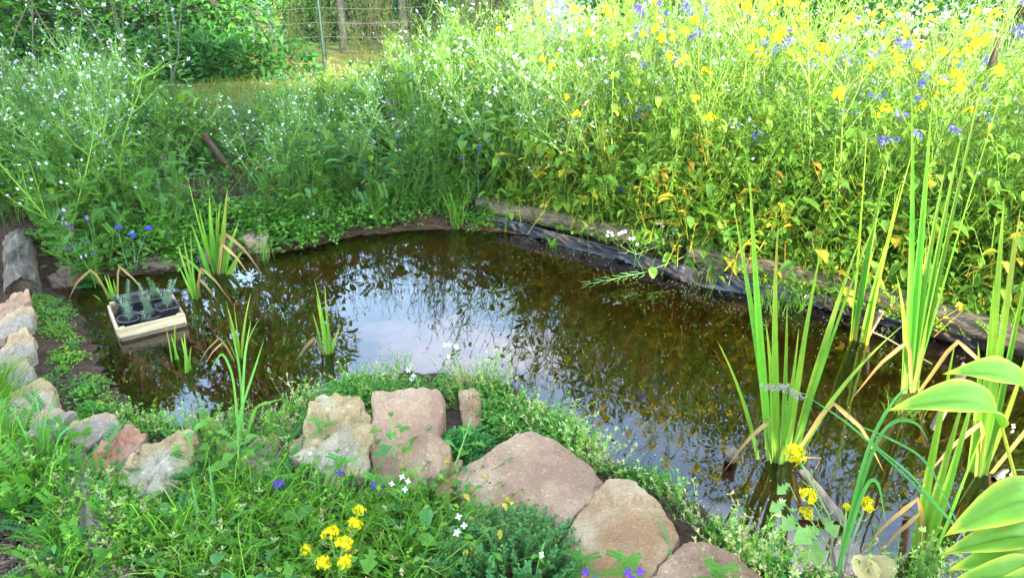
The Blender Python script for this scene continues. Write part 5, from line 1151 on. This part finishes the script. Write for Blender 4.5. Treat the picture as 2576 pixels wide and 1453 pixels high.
tree('pale_tree', 'pale grey green tree further off left of the post frame', (-7.2, 22, -1.0), 5.5, lobes(rg, 9, 1.6, 1.5, 5.5, 1.2), 7000, .17, [V3([.13, .22, .10]), V3([.17, .26, .13]), V3([.10, .18, .08])], .14)
tree('conifer_bush', 'yellow green conifer bush behind the post frame', (-4.0, 16.5, -.5), 2.6, lobes(rg, 9, .8, .4, 2.5, .75), 8000, .11, [V3([.20, .29, .03]), V3([.13, .24, .03]), V3([.09, .18, .02])], .1, None, 'bush')
tree('round_bush', 'dark green round bush seen through the post frame', (-2.4, 17.5, -.6), 2.8, lobes(rg, 9, .9, .5, 2.8, .85), 8000, .11, [V3([.03, .13, .03]), V3([.05, .17, .03]), V3([.08, .22, .04])], .1, None, 'bush')
tree('round_bush', 'loose pinkish green bush right of the post frame', (-.3, 14.5, -.2), 2.2, lobes(rg, 9, 1.0, .4, 2.4, .75), 6500, .09, [V3([.12, .22, .05]), V3([.18, .26, .06]), V3([.30, .20, .14])], .07, None, 'bush')
tree('hedge_bush', 'dark ivy hedge behind the mustard at the top centre', (2.3, 8.7, .1), 3.2, [((x, rg.uniform(-.3, .3), z), (.8, .7, .75)) for x in (-.9, 0, .8) for z in (.6, 1.4, 2.2, 3.0, 3.7)], 26000, .085, DK[:3], .07, None, 'hedge')
tree('hedge_bush', 'dark small leaved hedge at the top right behind the mustard', (5.4, 8.3, .1), 4.2, [((x, rg.uniform(-.3, .3), z), (.85, .7, .75)) for x in (-2.2, -1.1, 0, 1.1, 2.2) for z in (.6, 1.4, 2.2, 3.0, 3.8, 4.6)], 42000, .07, DK[:3]+[V3([.08, .2, .02])], .07, None, 'hedge')
tree('round_bush', 'dense dark bush right behind the left post of the frame', (-3.1, 13.2, 0), 1.2, lobes(rg, 8, .55, .25, 1.0, .5), 6000, .08, DK[:3], .06, None, 'bush')
tree('round_bush', 'dense dark bush right behind the right post of the frame', (-1.75, 13.4, 0), 1.2, lobes(rg, 8, .6, .25, 1.0, .5), 6000, .08, DK[:3], .06, None, 'bush')
# young shrub at the left with oval leaves and white blossom
g, st, fl = G(), G(), G(); rg = random.Random(77)
for s_ in range(9):
    P, d = wander((rg.gauss(0, .15), rg.gauss(0, .1), 0), unit(rg.random()*6.28, rg.uniform(1.0, 1.45)), 7, rg.uniform(1.2, 1.75), .08, .02, rg); st.tube(P, .009, .003, (.10, .10, .06), 5)
    for k in range(60):
        i = rg.randint(1, 6); oo = P[i]+(P[i+1]-P[i])*rg.random()+V3([rg.gauss(0, .10), rg.gauss(0, .10), rg.gauss(0, .05)]); ln = rg.uniform(.05, .09)
        g.leaves(oo, unit(rg.random()*6.28, rg.uniform(-.2, .9)), (0, 0, 1), ln, ln*.5, pick(rg, (MID*1.1, 3), (PALE*.8, 2), (GREEN, 1)), 'oval', .3)
        if rg.random() < .05: flower4(fl, oo, unit(rg.random()*6.28, .6), .02, (.82, .8, .82), rg)
p_ = at(400, 330, .15); herb('young_shrub', 'young shrub with pale oval leaves at the left of the meadow', 'shrub', [('stem', mesh_of(st, STEM)), ('foliage', mesh_of(g, LEAF)), ('blossom', mesh_of(fl, PETAL))], (-3.35, 6.6, .2))
herb('young_shrub', 'taller young shrub at the far left edge of the meadow', 'shrub', [('stem', mesh_of(st, STEM)), ('foliage', mesh_of(g, LEAF)), ('blossom', mesh_of(fl, PETAL))], (-4.7, 6.9, .2), 2, 1.12)
# dry brownish weeds round the posts
def p_mugwort(rg):
    st, lv = G(), G()
    for s_ in range(7):
        P, d = wander((rg.gauss(0, .12), rg.gauss(0, .12), 0), unit(rg.random()*6.28, rg.uniform(1.15, 1.5)), 7, rg.uniform(.9, 1.5), .06, .02, rg); st.tube(P, .006, .002, (.06, .06, .03), 4)
        for k in range(190):
            t = rg.random()**.8; i = min(int(t*7), 6); oo = P[i]+(P[i+1]-P[i])*rg.random()+V3([rg.gauss(0, .035), rg.gauss(0, .035), rg.gauss(0, .02)])
            lv.diam(oo, unit(rg.random()*6.28, rg.uniform(-.1, 1)), V3([0, 0, 1.]), rg.uniform(.02, .05), .012, pick(rg, (V3([.08, .13, .035]), 3), (V3([.12, .10, .04]), 1.5), (V3([.055, .12, .022]), 4)))
    return [('stem', mesh_of(st, STEM)), ('foliage', mesh_of(lv, LEAF))]
MUG = [p_mugwort(random.Random(400+i)) for i in range(3)]
for k, (x, y, s_) in enumerate([(-2.1, 11.0, 1.15), (-1.9, 11.3, 1.2), (-2.3, 11.5, 1.1), (-2.75, 11.0, .8), (-3.1, 10.9, .7), (-1.6, 11.0, .8), (-1.2, 11.2, .9), (-.8, 10.6, .9), (-3.5, 11.2, .6), (-.4, 11.0, 1.0), (-2.9, 10.2, .6), (-2.5, 10.0, .62), (-2.1, 10.3, .7), (-1.7, 10.1, .65), (-1.3, 10.3, .75), (-.9, 9.9, .7), (-.5, 10.2, .85), (-3.2, 10.3, .5), (-2.0, 9.6, .5), (-1.5, 9.5, .55)]):
    stamp(MUG[k % 3], 'mugwort', 'brownish green mugwort growing around the grey post frame', 'weed', (x, y, .1), k*1.3, 'mugwort around the posts', s_)
# post frame
pf = thing('post_frame', 'grey wooden post frame with a cross rail beyond the lawn', 'post frame', (-2.1, 11.5, 0))
pb = Vector(pf.location)
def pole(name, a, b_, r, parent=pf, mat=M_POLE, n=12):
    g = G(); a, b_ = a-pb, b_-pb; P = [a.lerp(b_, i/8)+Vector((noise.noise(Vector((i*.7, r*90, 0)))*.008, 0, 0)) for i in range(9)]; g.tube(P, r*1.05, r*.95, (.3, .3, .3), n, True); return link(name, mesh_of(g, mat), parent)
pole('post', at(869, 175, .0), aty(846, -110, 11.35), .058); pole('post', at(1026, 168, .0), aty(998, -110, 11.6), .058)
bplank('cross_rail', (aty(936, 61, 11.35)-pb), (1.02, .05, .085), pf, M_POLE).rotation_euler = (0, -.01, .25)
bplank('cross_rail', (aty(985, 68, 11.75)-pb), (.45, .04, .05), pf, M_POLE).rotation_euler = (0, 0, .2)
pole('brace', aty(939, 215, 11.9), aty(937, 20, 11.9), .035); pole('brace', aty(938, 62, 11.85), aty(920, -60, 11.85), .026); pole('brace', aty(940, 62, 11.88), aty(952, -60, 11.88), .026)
# wire fence
wf = thing('wire_fence', 'thin wire fence on green metal posts along the lawn', 'fence', (-3, 9.9, 0)); pb = Vector(wf.location)
fp = [(-7.4, 8.2), (-5.6, 8.4), (-3.75, 8.6), (-2.25, 9.1), (-.8, 9.6)]
for x, y in fp: pole('post', Vector((x, y, gz(x, y)-.05)), Vector((x, y, gz(x, y)+.95)), .016, wf, M_GPOST, 8)
for h in (.12, .28, .44, .6, .76, .92):
    g = G(); P = []
    for (x0, y0), (x1, y1) in zip(fp[:-1], fp[1:]):
        for i in range(6): t = i/6; P.append(Vector((x0+(x1-x0)*t, y0+(y1-y0)*t, gz(x0, y0)+h-.03*math.sin(t*math.pi)))-pb)
    g.tube(P, .0009, .0009, (.4, .4, .4), 4); link('wire', mesh_of(g, M_WIRE), wf)
# overhead wires
for k, ya in enumerate((20, 42, 58, 64)):
    g = G(); a, b_ = aty(690, ya+14, 60), aty(930, ya-42, 60); a0 = a; g.tube([a-a0+(b_-a)*(i/6*3-1) for i in range(7)], .025, .025, (.5, .5, .5), 5); o = link('power_line', mesh_of(g, M_WIRE)); o.location = a0
    tag(o, ['topmost thin power line before the distant hill', 'second power line from the top before the distant hill', 'third power line from the top before the distant hill', 'lowest power line before the distant hill'][k], 'power line')
# lawn
g = G(); rg = random.Random(98); LG = [g_grass(random.Random(500+i), 8, .10, .08, .006, ((V3([.16, .20, .035]), 3), (V3([.10, .18, .03]), 2), (V3([.26, .22, .08]), 2)), .9) for i in range(3)]
pl = []
while len(pl) < 1000:
    x, y = rg.uniform(-7.5, 1.0), rg.uniform(6.9, 9.6)
    if abs(x) < y*.75: pl.append((x, y, gz(x, y)))
scatter_mass(g, LG, pl, .6, 1.3); stuff('lawn_grass', g, LEAF, 'dry yellowish lawn grass beyond the flower meadow')
# distant wooded hill
g = G(); pl = []; rg = random.Random(99)
for k in range(1500):
    y = rg.uniform(440, 880); x = rg.uniform(-.6, .35)*y; pl.append((x, y, gz(x, y)))
cone = G(); n = 9; V = []
for i, (rr, zz) in enumerate(((1.2, 0), (3.2, 2.5), (3.4, 5), (2.4, 8), (.3, 11))):
    for j in range(n): a = j/n*6.283+i*.3; q = rr*(1+.25*math.sin(j*2.7+i*1.9)); V.append((q*math.cos(a), q*math.sin(a), zz+.5*math.sin(j*3.1+i)))
cone.add(V, [(i*n+j, i*n+(j+1) % n, (i+1)*n+(j+1) % n, (i+1)*n+j) for i in range(4) for j in range(n)], (.022, .05, .030))
repl(g, cone, V3(pl), sc=R.uniform(.8, 1.6, len(pl))); stuff('far_forest', g, LEAF, 'distant wooded hillside fading blue between trees and posts')
# pale air over the valley
bm = bmesh.new(); bmesh.ops.create_cube(bm, size=1); me = bpy.data.meshes.new('haze'); bm.to_mesh(me); bm.free()
hz = link('haze', me); hz.scale = (2600, 2200, 100); hz.location = (0, 480, 50-64); hz['kind'] = 'stuff'; hz['label'] = 'pale blue evening haze over the valley'
m, t, N, l = newmat('haze'); pv = N('ShaderNodeVolumePrincipled'); pv.inputs['Color'].default_value = (.80, .88, 1, 1); pv.inputs['Density'].default_value = .00045; pv.inputs['Anisotropy'].default_value = .1
o = N('ShaderNodeOutputMaterial'); l(pv.outputs[0], o.inputs['Volume']); me.materials.append(m)
# unseen trees added behind the camera to shade near bank and left meadow
rg = random.Random(101)
for k, (x, y, h, lb) in enumerate([(3.0, -6, 8.6, 'unseen tree added behind the camera for shade, farthest from the evening sun'), (5.0, -6.3, 9.0, 'unseen tree added behind the camera for shade, in the middle of three'), (5.9, -6, 8.4, 'unseen tree added behind the camera for shade, nearest the evening sun')]):
    tree('added_shade_tree', lb, (x, y, 0), h*.8, [((rg.uniform(-.9, .9), rg.uniform(-.6, .6), z), (1.05, .9, .9)) for z in np.linspace(.7, h-.9, 9) for _ in range(2)], 12000, .24, DK, .15, 'unseen shade trees added behind the camera')
